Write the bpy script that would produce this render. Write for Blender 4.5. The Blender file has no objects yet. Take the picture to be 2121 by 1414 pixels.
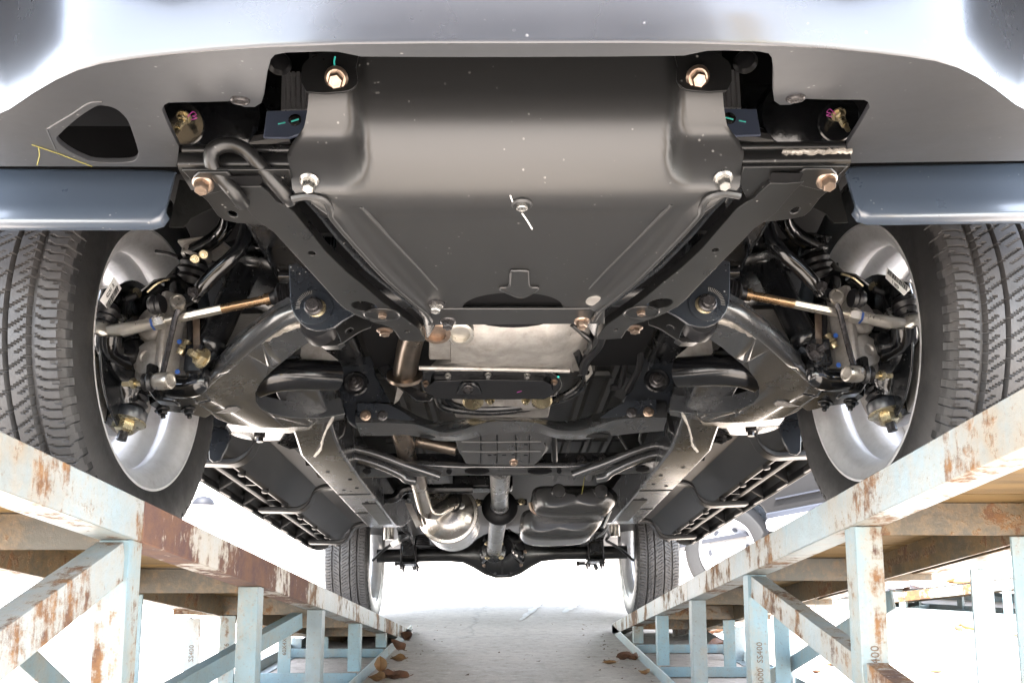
import bpy, bmesh, math, random
from mathutils import Vector, Matrix, noise
from mathutils.geometry import tessellate_polygon
V = Vector; R = math.radians; PI = math.pi
random.seed(7)
scene = bpy.context.scene

# ------------------------------------------------------------------ camera, sky, sun, exposure
CAM_H, PITCH, FPX, U0, V0 = .50, R(7.5), 1710., 1060.5, 875.
cam_data = bpy.data.cameras.new('camera')
cam = bpy.data.objects.new('camera', cam_data)
scene.collection.objects.link(cam)
cam.location = (0, 0, CAM_H)
cam.rotation_euler = (PI/2 + PITCH, 0, 0)
cam_data.sensor_width = 36
cam_data.lens = 36*FPX/2121
cam_data.shift_y = (V0 - 707)/2121
cam_data.clip_start = .02
cam_data.clip_end = 3000
scene.camera = cam

SUN_EL = R(57)
SUN_AZ = R(4)            # the sun stands behind the camera, a touch to the right
world = bpy.data.worlds.new('World')
scene.world = world
world.use_nodes = True
wn = world.node_tree.nodes
sky = wn.new('ShaderNodeTexSky')
sky.sky_type = 'NISHITA'
sky.sun_disc = False
sky.sun_elevation = SUN_EL
sky.sun_rotation = PI - SUN_AZ
sky.dust_density = .9
sky.air_density = 1.15
wn['Background'].inputs['Strength'].default_value = .15
hs = wn.new('ShaderNodeHueSaturation')          # a milky, hazy sky: paler than the clear-air model
hs.inputs['Saturation'].default_value = .5
world.node_tree.links.new(sky.outputs[0], hs.inputs['Color'])
world.node_tree.links.new(hs.outputs[0], wn['Background'].inputs[0])
sun_data = bpy.data.lights.new('sun', 'SUN')
sun_data.energy = 3.3
sun_data.angle = R(.5)
sun_data.color = (1, .985, .965)
sun = bpy.data.objects.new('sun', sun_data)
sun.rotation_euler = (PI/2 - SUN_EL, 0, SUN_AZ)
scene.collection.objects.link(sun)
scene.view_settings.view_transform = 'Standard'
scene.view_settings.look = 'None'
scene.view_settings.exposure = 4.05
scene.view_settings.use_white_balance = True
scene.view_settings.white_balance_temperature = 6450
scene.view_settings.gamma = 1
scene.render.film_transparent = False
scene.cycles.max_bounces = 10
scene.cycles.diffuse_bounces = 6
scene.cycles.glossy_bounces = 5

# ------------------------------------------------------------------ the truck's frame (local: x right, y to the tail, z up from the tyres' contact plane)
SL = .155
ty = V((-.018, 1, -SL)).normalized()
tx = V((1, .018, 0)).normalized()
tx = (tx + V((0, 0, .014))).normalized()
ty = (ty - tx*ty.dot(tx)).normalized()
tz = tx.cross(ty).normalized()
TO = V((.025, 0, CAM_H + .2277))
TM = Matrix(((tx.x, ty.x, tz.x, TO.x), (tx.y, ty.y, tz.y, TO.y), (tx.z, ty.z, tz.z, TO.z), (0, 0, 0, 1)))
TI = TM.inverted()
CO = TI @ V((0, 0, CAM_H))
CP, SP = math.cos(PITCH), math.sin(PITCH)

def wray(u, v):
    t = (V0 - v)/FPX
    return V(((u - U0)/FPX, CP - t*SP, SP + t*CP))
def lray(u, v):
    return TI.to_3x3() @ wray(u, v)
def LY(u, v, y):            # local point at depth y
    d = lray(u, v); return CO + d*((y - CO.y)/d.y)
def LZ(u, v, z):            # local point on the level z
    d = lray(u, v); return CO + d*((z - CO.z)/d.z)
def LX(u, v, x):
    d = lray(u, v); return CO + d*((x - CO.x)/d.x)
def LP(u, v, n, k):         # local point on plane n.p = k
    d = lray(u, v); n = V(n); return CO + d*((k - n.dot(CO))/n.dot(d))
def LS(u, v, zf, a=.5, b=2.0):      # local point on the surface z = zf(x, y)
    d = lray(u, v)
    ta, tb = (a - CO.y)/d.y, (b - CO.y)/d.y
    f = lambda t: (CO + d*t).z - zf((CO + d*t).x, (CO + d*t).y)
    fa = f(ta)
    for _ in range(40):
        tm = (ta + tb)/2
        fm = f(tm)
        if (fm > 0) == (fa > 0): ta, fa = tm, fm
        else: tb = tm
    return CO + d*ta
def py(pts, y): return [LY(u, v, y) for u, v in pts]
def pz(pts, z): return [LZ(u, v, z) for u, v in pts]
def pp(pts, n, k): return [LP(u, v, n, k) for u, v in pts]
def WG(u, v, z=0.):         # world point on a level
    d = wray(u, v); return V((0, 0, CAM_H)) + d*((z - CAM_H)/d.z)
def WX(u, v, x):
    d = wray(u, v); return V((0, 0, CAM_H)) + d*(x/d.x)
def WYp(u, v, y):
    d = wray(u, v); return V((0, 0, CAM_H)) + d*(y/d.y)

# ------------------------------------------------------------------ materials
def mat(name, base, rough=.4, metal=0., coat=0., spec=.5, var=0., vscale=12., bump=0., bscale=200., bdet=3, dust=0., dustcol=(.5,.48,.45), rvar=0., stretch=None, speck=0.):
    m = bpy.data.materials.new(name); m.use_nodes = True
    nt = m.node_tree; n = nt.nodes; L = nt.links.new
    b = n['Principled BSDF']
    b.inputs['Base Color'].default_value = (*base, 1)
    b.inputs['Roughness'].default_value = rough
    b.inputs['Metallic'].default_value = metal
    b.inputs['Coat Weight'].default_value = coat
    b.inputs['Coat Roughness'].default_value = .12
    b.inputs['Specular IOR Level'].default_value = spec
    tc = n.new('ShaderNodeTexCoord')
    mp = n.new('ShaderNodeMapping'); L(tc.outputs['Object'], mp.inputs[0])
    if stretch: mp.inputs['Scale'].default_value = stretch
    col = None
    def noi(scale, det=4, rg=.6):
        t = n.new('ShaderNodeTexNoise'); t.inputs['Scale'].default_value = scale
        t.inputs['Detail'].default_value = det; t.inputs['Roughness'].default_value = rg
        L(mp.outputs[0], t.inputs['Vector']); return t
    def rng(sock, a, c, d, e):
        r = n.new('ShaderNodeMapRange'); L(sock, r.inputs[0])
        for i, x in enumerate((a, c, d, e)): r.inputs[i+1].default_value = x
        return r.outputs[0]
    def mix(f, a, c):
        x = n.new('ShaderNodeMix'); x.data_type = 'RGBA'
        if hasattr(f, 'links'): L(f, x.inputs[0])
        else: x.inputs[0].default_value = f
        for i, s in ((6, a), (7, c)):
            if hasattr(s, 'links'): L(s, x.inputs[i])
            else: x.inputs[i].default_value = (*s, 1)
        return x.outputs[2]
    m['k'] = 0
    if var:
        t = noi(vscale, 6, .65)
        col = mix(rng(t.outputs[0], .3, .7, 0, 1), tuple(c*(1-var) for c in base), tuple(min(1, c*(1+var)) for c in base))
    if dust:
        t = noi(vscale*.7, 5, .7); t2 = noi(vscale*9, 3, .6)
        ma = n.new('ShaderNodeMath'); ma.operation = 'MULTIPLY'
        L(rng(t.outputs[0], .35, .75, 0, dust), ma.inputs[0]); L(rng(t2.outputs[0], .3, .7, .5, 1.2), ma.inputs[1])
        col = mix(ma.outputs[0], col or base, dustcol)
    if speck:
        vo = n.new('ShaderNodeTexVoronoi'); vo.inputs['Scale'].default_value = 90; L(mp.outputs[0], vo.inputs['Vector'])
        ns = noi(26, 3, .7)
        sp = n.new('ShaderNodeMath'); sp.operation = 'MULTIPLY'
        L(rng(vo.outputs['Distance'], .10, .16, 1, 0), sp.inputs[0]); L(rng(ns.outputs[0], .56, .62, 0, speck), sp.inputs[1])
        col = mix(sp.outputs[0], col or base, (.55, .54, .52))
    if col is not None: L(col, b.inputs['Base Color'])
    if rvar:
        t = noi(vscale*1.7, 5, .7)
        L(rng(t.outputs[0], .3, .7, max(.02, rough-rvar), min(1, rough+rvar)), b.inputs['Roughness'])
    if bump:
        t = noi(bscale, bdet, .6)
        bp = n.new('ShaderNodeBump'); bp.inputs['Strength'].default_value = bump; bp.inputs['Distance'].default_value = .004
        L(t.outputs[0], bp.inputs['Height']); L(bp.outputs[0], b.inputs['Normal'])
    return m

def rust_mat(name, paint, rust=.5, dirt=(.32,.26,.17), streak=True, dirtiness=.35, dark=(.05,.024,.016), orange=(.15,.072,.022)):
    """old flaking paint over rusting steel"""
    m = bpy.data.materials.new(name); m.use_nodes = True
    nt = m.node_tree; n = nt.nodes; L = nt.links.new
    b = n['Principled BSDF']
    tc = n.new('ShaderNodeTexCoord')
    def noi(scale, det, rg, st=(1,1,1), off=(0,0,0)):
        mp = n.new('ShaderNodeMapping'); mp.inputs['Scale'].default_value = st; mp.inputs['Location'].default_value = off
        L(tc.outputs['Object'], mp.inputs[0])
        t = n.new('ShaderNodeTexNoise'); t.inputs['Scale'].default_value = scale
        t.inputs['Detail'].default_value = det; t.inputs['Roughness'].default_value = rg
        L(mp.outputs[0], t.inputs['Vector']); return t.outputs[0]
    def rng(s, a, c, d=0, e=1):
        r = n.new('ShaderNodeMapRange'); L(s, r.inputs[0])
        for i, x in enumerate((a, c, d, e)): r.inputs[i+1].default_value = x
        return r.outputs[0]
    def mth(op, a, c):
        x = n.new('ShaderNodeMath'); x.operation = op
        for i, s in enumerate((a, c)):
            if hasattr(s, 'links'): L(s, x.inputs[i])
            else: x.inputs[i].default_value = s
        return x.outputs[0]
    def mix(f, a, c):
        x = n.new('ShaderNodeMix'); x.data_type = 'RGBA'; L(f, x.inputs[0])
        for i, s in ((6, a), (7, c)):
            if hasattr(s, 'links'): L(s, x.inputs[i])
            else: x.inputs[i].default_value = (*s, 1)
        return x.outputs[2]
    th = .655 - .22*rust
    big = noi(4.5, 8, .72)
    fine = noi(60, 5, .7)
    st = noi(16, 6, .7, (1.6, 1.6, .16))
    comb = mth('ADD', mth('MULTIPLY', big, .55), mth('ADD', mth('MULTIPLY', st, .33 if streak else .1), mth('MULTIPLY', fine, .14 if streak else .35)))
    rm = rng(comb, th-.02, th+.025)
    halo = rng(comb, th-.10, th)
    rustcol = mix(rng(noi(22, 6, .7), .35, .65), dark, orange)
    pc = mix(rng(noi(3.2, 6, .65, (1,1,1), (3,1,5)), .4, .7, 0, dirtiness*1.6), paint, dirt)
    pc = mix(rng(noi(150, 3, .6), .60, .72, 0, .55), pc, (.11, .07, .04))
    pc = mix(mth('MULTIPLY', halo, .30), pc, (.27, .16, .06))
    c = mix(rm, pc, rustcol)
    L(c, b.inputs['Base Color'])
    L(rng(rm, 0, 1, .42, .9), b.inputs['Roughness'])
    bp = n.new('ShaderNodeBump'); bp.inputs['Strength'].default_value = .5; bp.inputs['Distance'].default_value = .003
    L(mth('ADD', mth('MULTIPLY', rm, .5), mth('MULTIPLY', fine, .6)), bp.inputs['Height']); L(bp.outputs[0], b.inputs['Normal'])
    return m

M_BUMP = mat('bumper_plastic', (.030,.032,.036), .42, 0, .0, .7, rvar=.05, vscale=3, speck=.3)
M_FACE = mat('bumper_face_grey', (.018,.0185,.021), .27, 0, .35, .6, rvar=.03, vscale=3, speck=.2)
M_DEFL = mat('deflector_sky_tint', (.048,.064,.090), .30, 0, .5, .8, rvar=.04, vscale=4, speck=.3)  # the sky's blue reflection is put into the base colour
M_SKID = mat('skid_satin_black', (.0085,.0087,.009), .40, 0, 0, .65, speck=.2)
M_RAIL = mat('frame_satin_black', (.0065,.0066,.0068), .31, 0, .0, .45, rvar=.05, vscale=7, speck=.3)
M_BLK = mat('chassis_black', (.006,.0065,.0075), .25, 0, 0, .45, bump=.05, bscale=120, rvar=.08, vscale=9, speck=.2)
M_GLS = mat('gloss_black_paint', (.004,.0043,.005), .13, 0, .12, .45, bump=.08, bscale=60, rvar=.05, vscale=9)
M_BLUB = mat('bracket_blue_black', (.009,.011,.0145), .3, 0, .1, .5, rvar=.08, vscale=9, speck=.4)
M_ARM = mat('control_arm_black', (.023,.0245,.027), .25, .0, .35, 1.0, bump=.05, bscale=80, rvar=.06, vscale=6)
M_WELD = mat('weld_bead', (.30,.28,.25), .45, .6, bump=.6, bscale=150, var=.4, vscale=60)
M_WELDB = mat('painted_weld', (.018,.018,.019), .3, 0, .3, bump=.7, bscale=180)
M_RUB = mat('tyre_rubber', (.034,.033,.034), .55, 0, 0, .45, var=.25, vscale=16, bump=.12, bscale=300, dust=.25, dustcol=(.13,.12,.11), rvar=.1)
M_SIDEW = mat('tyre_sidewall', (.013,.013,.0135), .48, 0, 0, .4, var=.15, vscale=16, bump=.1, bscale=300, dust=.12, dustcol=(.06,.055,.05), rvar=.1)
M_LINE = mat('dark_pipe', (.045,.045,.045), .3, .5)
M_BOOT = mat('rubber_boot', (.007,.007,.008), .40, spec=.35)
M_RIM = mat('rim_silver', (.66,.66,.67), .36, .6, .1, dust=.45, dustcol=(.22,.205,.19), vscale=15, rvar=.08)
M_ZINC = mat('zinc_bolt', (.33,.325,.31), .28, .9, rvar=.08, vscale=60)
M_GOLD = mat('yellow_zinc_bolt', (.38,.325,.21), .28, .9, var=.1, vscale=20, rvar=.06)
M_COPP = mat('copper_zinc', (.26,.195,.15), .30, .9, var=.3, vscale=40)
M_DBOLT = mat('black_bolt', (.035,.033,.034), .25, .5, rvar=.1, vscale=50)
M_ALU = mat('cast_aluminium', (.36,.345,.325), .46, .6, var=.28, vscale=18, bump=.12, bscale=170, dust=.6, dustcol=(.12,.10,.08), rvar=.12)
M_ROD = mat('tie_rod_steel', (.42,.40,.36), .32, .85, var=.2, vscale=14, rvar=.1)
M_RODH = mat('tie_rod_tinted_steel', (.33,.22,.13), .28, .9, var=.35, vscale=18, rvar=.08)
M_EXH = mat('exhaust_steel', (.50,.47,.43), .23, .95, var=.22, vscale=7, rvar=.1, bump=.05, bscale=90)
M_EXHT = mat('heat_tinted_steel', (.20,.165,.135), .30, .95, var=.35, vscale=9, rvar=.06)
M_XMEM = mat('cross_member_black', (.026,.0265,.0275), .25, 0, .25, 1.0, rvar=.05, vscale=7, speck=.3)
M_SHAFT = mat('drive_shaft_steel', (.19,.19,.185), .30, .7, var=.15, vscale=10, rvar=.08)
M_TANK = mat('fuel_tank_black', (.035,.035,.035), .27, .25, .3, .6, var=.15, vscale=5)
M_SILL = mat('sill_plastic_black', (.008,.008,.009), .42, 0, 0, .4)
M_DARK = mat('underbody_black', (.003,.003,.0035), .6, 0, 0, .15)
M_FLOOR = mat('floor_pan_coating', (.007,.007,.0065), .45, 0, 0, .3, bump=.2, bscale=90, var=.4, vscale=8)
M_BODY = mat('truck_body_paint', (.075,.078,.085), .3, .4, .8)
M_RADI = mat('radiator_fins', (.25,.25,.26), .45, .6)
M_BLUE = mat('blue_grey_bracket', (.085,.105,.16), .42, .2, .2, bump=.05)
M_WHITE = mat('white_label', (.8,.8,.78), .5)
M_INK = mat('black_print', (.02,.02,.02), .6)
M_CYAN = mat('cyan_paint_mark', (.05,.55,.48), .5)
M_PINK = mat('pink_paint_mark', (.45,.05,.30), .5)
M_BLUEP = mat('blue_paint_mark', (.012,.05,.20), .5)
M_YELP = mat('yellow_paint_mark', (.32,.29,.06), .5)
M_PAINT = rust_mat('ramp_paint', (.165,.215,.235), .22, (.12,.105,.075), dirtiness=.5)
M_BEAM = rust_mat('ramp_beam_paint', (.175,.22,.235), .50, (.12,.10,.07), dirtiness=.45)
M_PAINTB = rust_mat('ramp_blue_paint', (.135,.205,.23), .25, (.11,.10,.07), dirtiness=.45)
M_PAINTR = rust_mat('ramp_rusty_paint', (.26,.27,.26), .86, dirtiness=.3, dark=(.055,.027,.025), orange=(.105,.050,.026))
M_PAINTD = rust_mat('ramp_dirty_shaded', (.055,.050,.038), .46, (.050,.036,.018), False, .9)  # dirty paint, with brown bounce light and under-deck shade put into its colour
def wood_mat():
    m = mat('deck_wood', (.13,.080,.027), .7, 0, 0, .3, var=.42, vscale=3.2, bump=.5, bscale=9, bdet=8, stretch=(1.1, 14, 14), dust=.4, dustcol=(.075,.045,.016))
    return m
M_WOOD = wood_mat()

# ------------------------------------------------------------------ mesh helpers
def frames(path):
    T = []
    for i in range(len(path)):
        a = path[max(0, i-1)]; b = path[min(len(path)-1, i+1)]
        T.append((b - a).normalized())
    n = T[0].orthogonal().normalized(); out = []
    for t in T:
        n = (n - t*n.dot(t))
        n = n.normalized() if n.length > 1e-6 else t.orthogonal().normalized()
        out.append((t, n, t.cross(n)))
    return out
def smooth(pts, k=5, closed=False):
    pts = [V(p) for p in pts]; n = len(pts); out = []
    rngi = range(n if closed else n-1)
    for i in rngi:
        if closed: p0, p1, p2, p3 = pts[i-1], pts[i], pts[(i+1) % n], pts[(i+2) % n]
        else: p0, p1, p2, p3 = pts[max(0, i-1)], pts[i], pts[i+1], pts[min(n-1, i+2)]
        for j in range(k):
            t = j/k
            out.append(.5*((2*p1) + (p2-p0)*t + (2*p0-5*p1+4*p2-p3)*t*t + (3*p1-p0-3*p2+p3)*t**3))
    if not closed: out.append(pts[-1])
    return out
class MB:
    def __init__(s): s.v = []; s.f = []
    def add(s, vs, fs):
        o = len(s.v); s.v += [V(p) for p in vs]; s.f += [tuple(i+o for i in f) for f in fs]; return s
    def mirror(s):
        m = MB(); m.v = [V((-p.x, p.y, p.z)) for p in s.v]; m.f = [tuple(reversed(f)) for f in s.f]; return m
    def box(s, c, d, rot=None):
        vs = []
        for x in (-.5, .5):
            for y in (-.5, .5):
                for z in (-.5, .5):
                    p = V((x*d[0], y*d[1], z*d[2]))
                    if rot is not None: p = rot @ p
                    vs.append(V(c) + p)
        return s.add(vs, [(0,1,3,2), (4,6,7,5), (0,4,5,1), (2,3,7,6), (0,2,6,4), (1,5,7,3)])
    def bar(s, a, b, w, h, up=V((0,0,1))):      # rectangular bar from a to b
        a, b = V(a), V(b); t = (b-a).normalized(); sd = t.cross(up).normalized(); u = sd.cross(t)
        vs = [p + sd*(i*w/2) + u*(j*h/2) for p in (a, b) for i, j in ((-1,-1), (1,-1), (1,1), (-1,1))]
        return s.add(vs, [(0,1,2,3), (7,6,5,4), (0,4,5,1), (1,5,6,2), (2,6,7,3), (3,7,4,0)])
    def tube(s, path, r, n=10, caps=True):
        path = [V(p) for p in path]
        fr = frames(path); vs = []; fs = []
        for i, (p, (t, a, b)) in enumerate(zip(path, fr)):
            ri = r[i] if isinstance(r, (list, tuple)) else r
            for k in range(n):
                q = 2*PI*k/n; vs.append(p + a*(ri*math.cos(q)) + b*(ri*math.sin(q)))
        for i in range(len(path)-1):
            for k in range(n): fs.append((i*n+k, i*n+(k+1) % n, (i+1)*n+(k+1) % n, (i+1)*n+k))
        if caps: fs += [tuple(range(n))[::-1], tuple(range((len(path)-1)*n, len(path)*n))]
        return s.add(vs, fs)
    def lathe(s, prof, c, ax, n=24, caps=True):     # prof: (radius, distance along the axis)
        ax = V(ax).normalized(); a = ax.orthogonal().normalized(); b = ax.cross(a); c = V(c); vs = []; fs = []
        for r, h in prof:
            for k in range(n):
                q = 2*PI*k/n; vs.append(c + ax*h + a*(r*math.cos(q)) + b*(r*math.sin(q)))
        for i in range(len(prof)-1):
            for k in range(n): fs.append((i*n+k, i*n+(k+1) % n, (i+1)*n+(k+1) % n, (i+1)*n+k))
        if caps: fs += [tuple(range(n))[::-1], tuple(range((len(prof)-1)*n, len(prof)*n))]
        return s.add(vs, fs)
    def prism(s, outer, ext, holes=()):
        loops = [[V(p) for p in outer]] + [[V(p) for p in h] for h in holes]
        tri = tessellate_polygon(loops); flat = [p for l in loops for p in l]; n = len(flat); ext = V(ext)
        fs = [tuple(t) for t in tri] + [tuple(i+n for i in reversed(t)) for t in tri]; o = 0
        for l in loops:
            m = len(l)
            fs += [(o+i, o+(i+1) % m, o+(i+1) % m+n, o+i+n) for i in range(m)]; o += m
        return s.add(flat + [p + ext for p in flat], fs)
    def loft(s, secs, caps=True):
        n = len(secs[0]); vs = [p for q in secs for p in q]; fs = []
        for i in range(len(secs)-1):
            for k in range(n): fs.append((i*n+k, i*n+(k+1) % n, (i+1)*n+(k+1) % n, (i+1)*n+k))
        if caps: fs += [tuple(range(n))[::-1], tuple(range((len(secs)-1)*n, len(secs)*n))]
        return s.add(vs, fs)
    def sheet(s, rows, ext):                    # grid of points with a thickness
        m = len(rows[0]); k = len(rows); ext = V(ext); vs = [p for r in rows for p in r]; N = len(vs); fs = []
        for i in range(k-1):
            for j in range(m-1):
                q = (i*m+j, i*m+j+1, (i+1)*m+j+1, (i+1)*m+j); fs.append(q); fs.append(tuple(x+N for x in reversed(q)))
        rim = [j for j in range(m)] + [i*m+m-1 for i in range(1, k)] + [(k-1)*m+j for j in range(m-2, -1, -1)] + [i*m for i in range(k-2, 0, -1)]
        fs += [(rim[i], rim[(i+1) % len(rim)], rim[(i+1) % len(rim)]+N, rim[i]+N) for i in range(len(rim))]
        return s.add(vs + [p + ext for p in vs], fs)
    def hexa(s, c, ax, r, h):
        return s.lathe([(r*.86, 0), (r, 0), (r, h*.8), (r*.82, h)], c, ax, 6)
    def bolt(s, c, ax, r, h, stud=0., flange=1.5):
        c = V(c); ax = V(ax).normalized()
        s.lathe([(r*flange, 0), (r*flange, h*.12), (r*flange*.8, h*.3)], c, ax, 16)
        s.lathe([(r*.92, h*.15), (r, h*.2), (r, h*.86), (r*.82, h)], c, ax, 6)
        if stud: s.lathe([(r*.48, h*.9), (r*.48, h+stud*.9), (r*.38, h+stud)], c, ax, 10)
        else: s.lathe([(r*.62, h*.93), (r*.62, h*1.02), (r*.5, h*1.02), (r*.45, h*.97)], c, ax, 12)
        return s
    def mesh(s, name, material, ang=35, flat=False):
        me = bpy.data.meshes.new(name)
        me.from_pydata([tuple(p) for p in s.v], [], s.f)
        bm = bmesh.new(); bm.from_mesh(me); bmesh.ops.recalc_face_normals(bm, faces=bm.faces); bm.to_mesh(me); bm.free()
        if not flat:
            me.shade_smooth(); me.set_sharp_from_angle(angle=R(ang))
        me.materials.append(material)
        return me
def link(name, data, parent=None, loc=None, **props):
    o = bpy.data.objects.new(name, data); scene.collection.objects.link(o)
    if parent is not None: o.parent = parent
    if loc is not None: o.location = loc
    for k, x in props.items(): o[k] = x
    return o
def obj(name, m, material, parent=None, bevel=0., seg=2, ang=35, label=None, **props):
    o = link(name, m.mesh(name, material, ang), parent, **props)
    if bevel:
        b = o.modifiers.new('bevel', 'BEVEL'); b.width = bevel; b.segments = seg; b.limit_method = 'ANGLE'; b.angle_limit = R(38); b.harden_normals = False
    if label: o['label'] = label
    return o
def thing(name, label, cat, loc=(0,0,0), rotz=0., group=None):
    o = link(name, None, None, loc, label=label, category=cat)
    o.rotation_euler = (0, 0, rotz); o.empty_display_size = .1
    if group: o['group'] = group
    return o
def text_obj(name, body, size, material, parent, M, depth=.0004, align='CENTER'):
    c = bpy.data.curves.new(name, 'FONT'); c.body = body; c.size = size; c.extrude = depth; c.align_x = align; c.align_y = 'CENTER'; c.resolution_u = 2
    t = bpy.data.objects.new(name, c)
    me = bpy.data.meshes.new_from_object(t); bpy.data.objects.remove(t); bpy.data.curves.remove(c)
    me.transform(M); me.materials.clear(); me.materials.append(material); me.name = name
    return link(name, me, parent)
def basis(o, ex, ey):
    ex = V(ex).normalized(); ey = V(ey); ey = (ey - ex*ex.dot(ey)).normalized(); ez = ex.cross(ey)
    return Matrix(((ex.x, ey.x, ez.x, o[0]), (ex.y, ey.y, ez.y, o[1]), (ex.z, ey.z, ez.z, o[2]), (0,0,0,1)))
def ellipse(c, a, b, n=16):      # c centre; a, b half-axis vectors
    return [V(c) + V(a)*math.cos(2*PI*i/n) + V(b)*math.sin(2*PI*i/n) for i in range(n)]

# ------------------------------------------------------------------ the ground
def ground_mat():
    m = mat('concrete_ground', (.485,.415,.35), .8, var=.22, vscale=.9, bump=.5, bscale=45, bdet=8, dust=.5, dustcol=(.31,.27,.23))
    nt = m.node_tree; n = nt.nodes; L = nt.links.new; b = n['Principled BSDF']
    src = b.inputs['Base Color'].links[0].from_socket
    tc = n.new('ShaderNodeTexCoord')
    def noi(sc, det, rg, st=(1,1,1)):
        mp = n.new('ShaderNodeMapping'); mp.inputs['Scale'].default_value = st; L(tc.outputs['Object'], mp.inputs[0])
        t = n.new('ShaderNodeTexNoise'); t.inputs['Scale'].default_value = sc; t.inputs['Detail'].default_value = det; t.inputs['Roughness'].default_value = rg; L(mp.outputs[0], t.inputs['Vector']); return t
    def layer(src, fac, lo, hi, amt, col):
        r = n.new('ShaderNodeMapRange'); L(fac, r.inputs[0]); r.inputs[1].default_value = lo; r.inputs[2].default_value = hi; r.inputs[3].default_value = 0; r.inputs[4].default_value = amt
        x = n.new('ShaderNodeMix'); x.data_type = 'RGBA'; L(r.outputs[0], x.inputs[0]); L(src, x.inputs[6]); x.inputs[7].default_value = (*col, 1); return x.outputs[2]
    src = layer(src, noi(5, 9, .75).outputs[0], .52, .66, .55, (.57,.51,.45))        # worn pale scuffs
    src = layer(src, noi(2.2, 6, .6, (1,.25,1)).outputs[0], .56, .70, .55, (.25,.215,.18))   # old stains drawn out along the lane
    src = layer(src, noi(22, 8, .72).outputs[0], .50, .64, .55, (.26,.215,.175))       # wear at hand size
    src = layer(src, noi(34, 7, .75, (.6,1,1)).outputs[0], .54, .66, .6, (.66,.60,.53))    # pale dusty patches
    src = layer(src, noi(120, 4, .7).outputs[0], .58, .68, .6, (.14,.12,.10))         # grit
    vo = n.new('ShaderNodeTexVoronoi'); vo.feature = 'DISTANCE_TO_EDGE'; vo.inputs['Scale'].default_value = .55
    mx = n.new('ShaderNodeMix'); mx.data_type = 'VECTOR'; mx.inputs[0].default_value = .25
    wob = noi(2.5, 5, .6); L(tc.outputs['Object'], mx.inputs[4]); L(wob.outputs['Color'], mx.inputs[5]); L(mx.outputs[1], vo.inputs['Vector'])
    r = n.new('ShaderNodeMapRange'); L(vo.outputs['Distance'], r.inputs[0]); r.inputs[1].default_value = .0; r.inputs[2].default_value = .006; r.inputs[3].default_value = .30; r.inputs[4].default_value = 0
    x = n.new('ShaderNodeMix'); x.data_type = 'RGBA'; L(r.outputs[0], x.inputs[0]); L(src, x.inputs[6]); x.inputs[7].default_value = (.10,.085,.07,1); src = x.outputs[2]
    L(src, b.inputs['Base Color'])
    return m
M_GND = ground_mat()
g = MB()
E_ = [-900, -120, -30, -10, 0, 10, 30, 120, 900]
vs = [(x, y, 0) for y in E_ for x in E_]
g.add(vs, [(j*9+i, j*9+i+1, (j+1)*9+i+1, (j+1)*9+i) for j in range(8) for i in range(8)])
GROUND = obj('ground', g, M_GND, kind='structure')
rr = random.Random(31)
for (u0, v0, u1, v1, w0) in ((1078,1284,1126,1243,.035), (1168,1268,1206,1242,.04)):      # pale scuffs of old line paint
    a, b = WG(u0, v0, .003), WG(u1, v1, .003); s_ = (b-a).normalized().cross(V((0,0,1))); L1 = []; L2 = []
    for k in range(15):
        q = a.lerp(b, k/14); e = w0*math.sin(PI*(k+.7)/15.4)**.5
        L1.append(q + s_*e*rr.uniform(.35, 1)); L2.append(q - s_*e*rr.uniform(.35, 1))
    obj('paint_scuff', MB().prism(L1 + L2[::-1], (0,0,.0006)), mat('worn_line_paint', (.60,.57,.53), .8, var=.3, vscale=30), GROUND)

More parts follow.
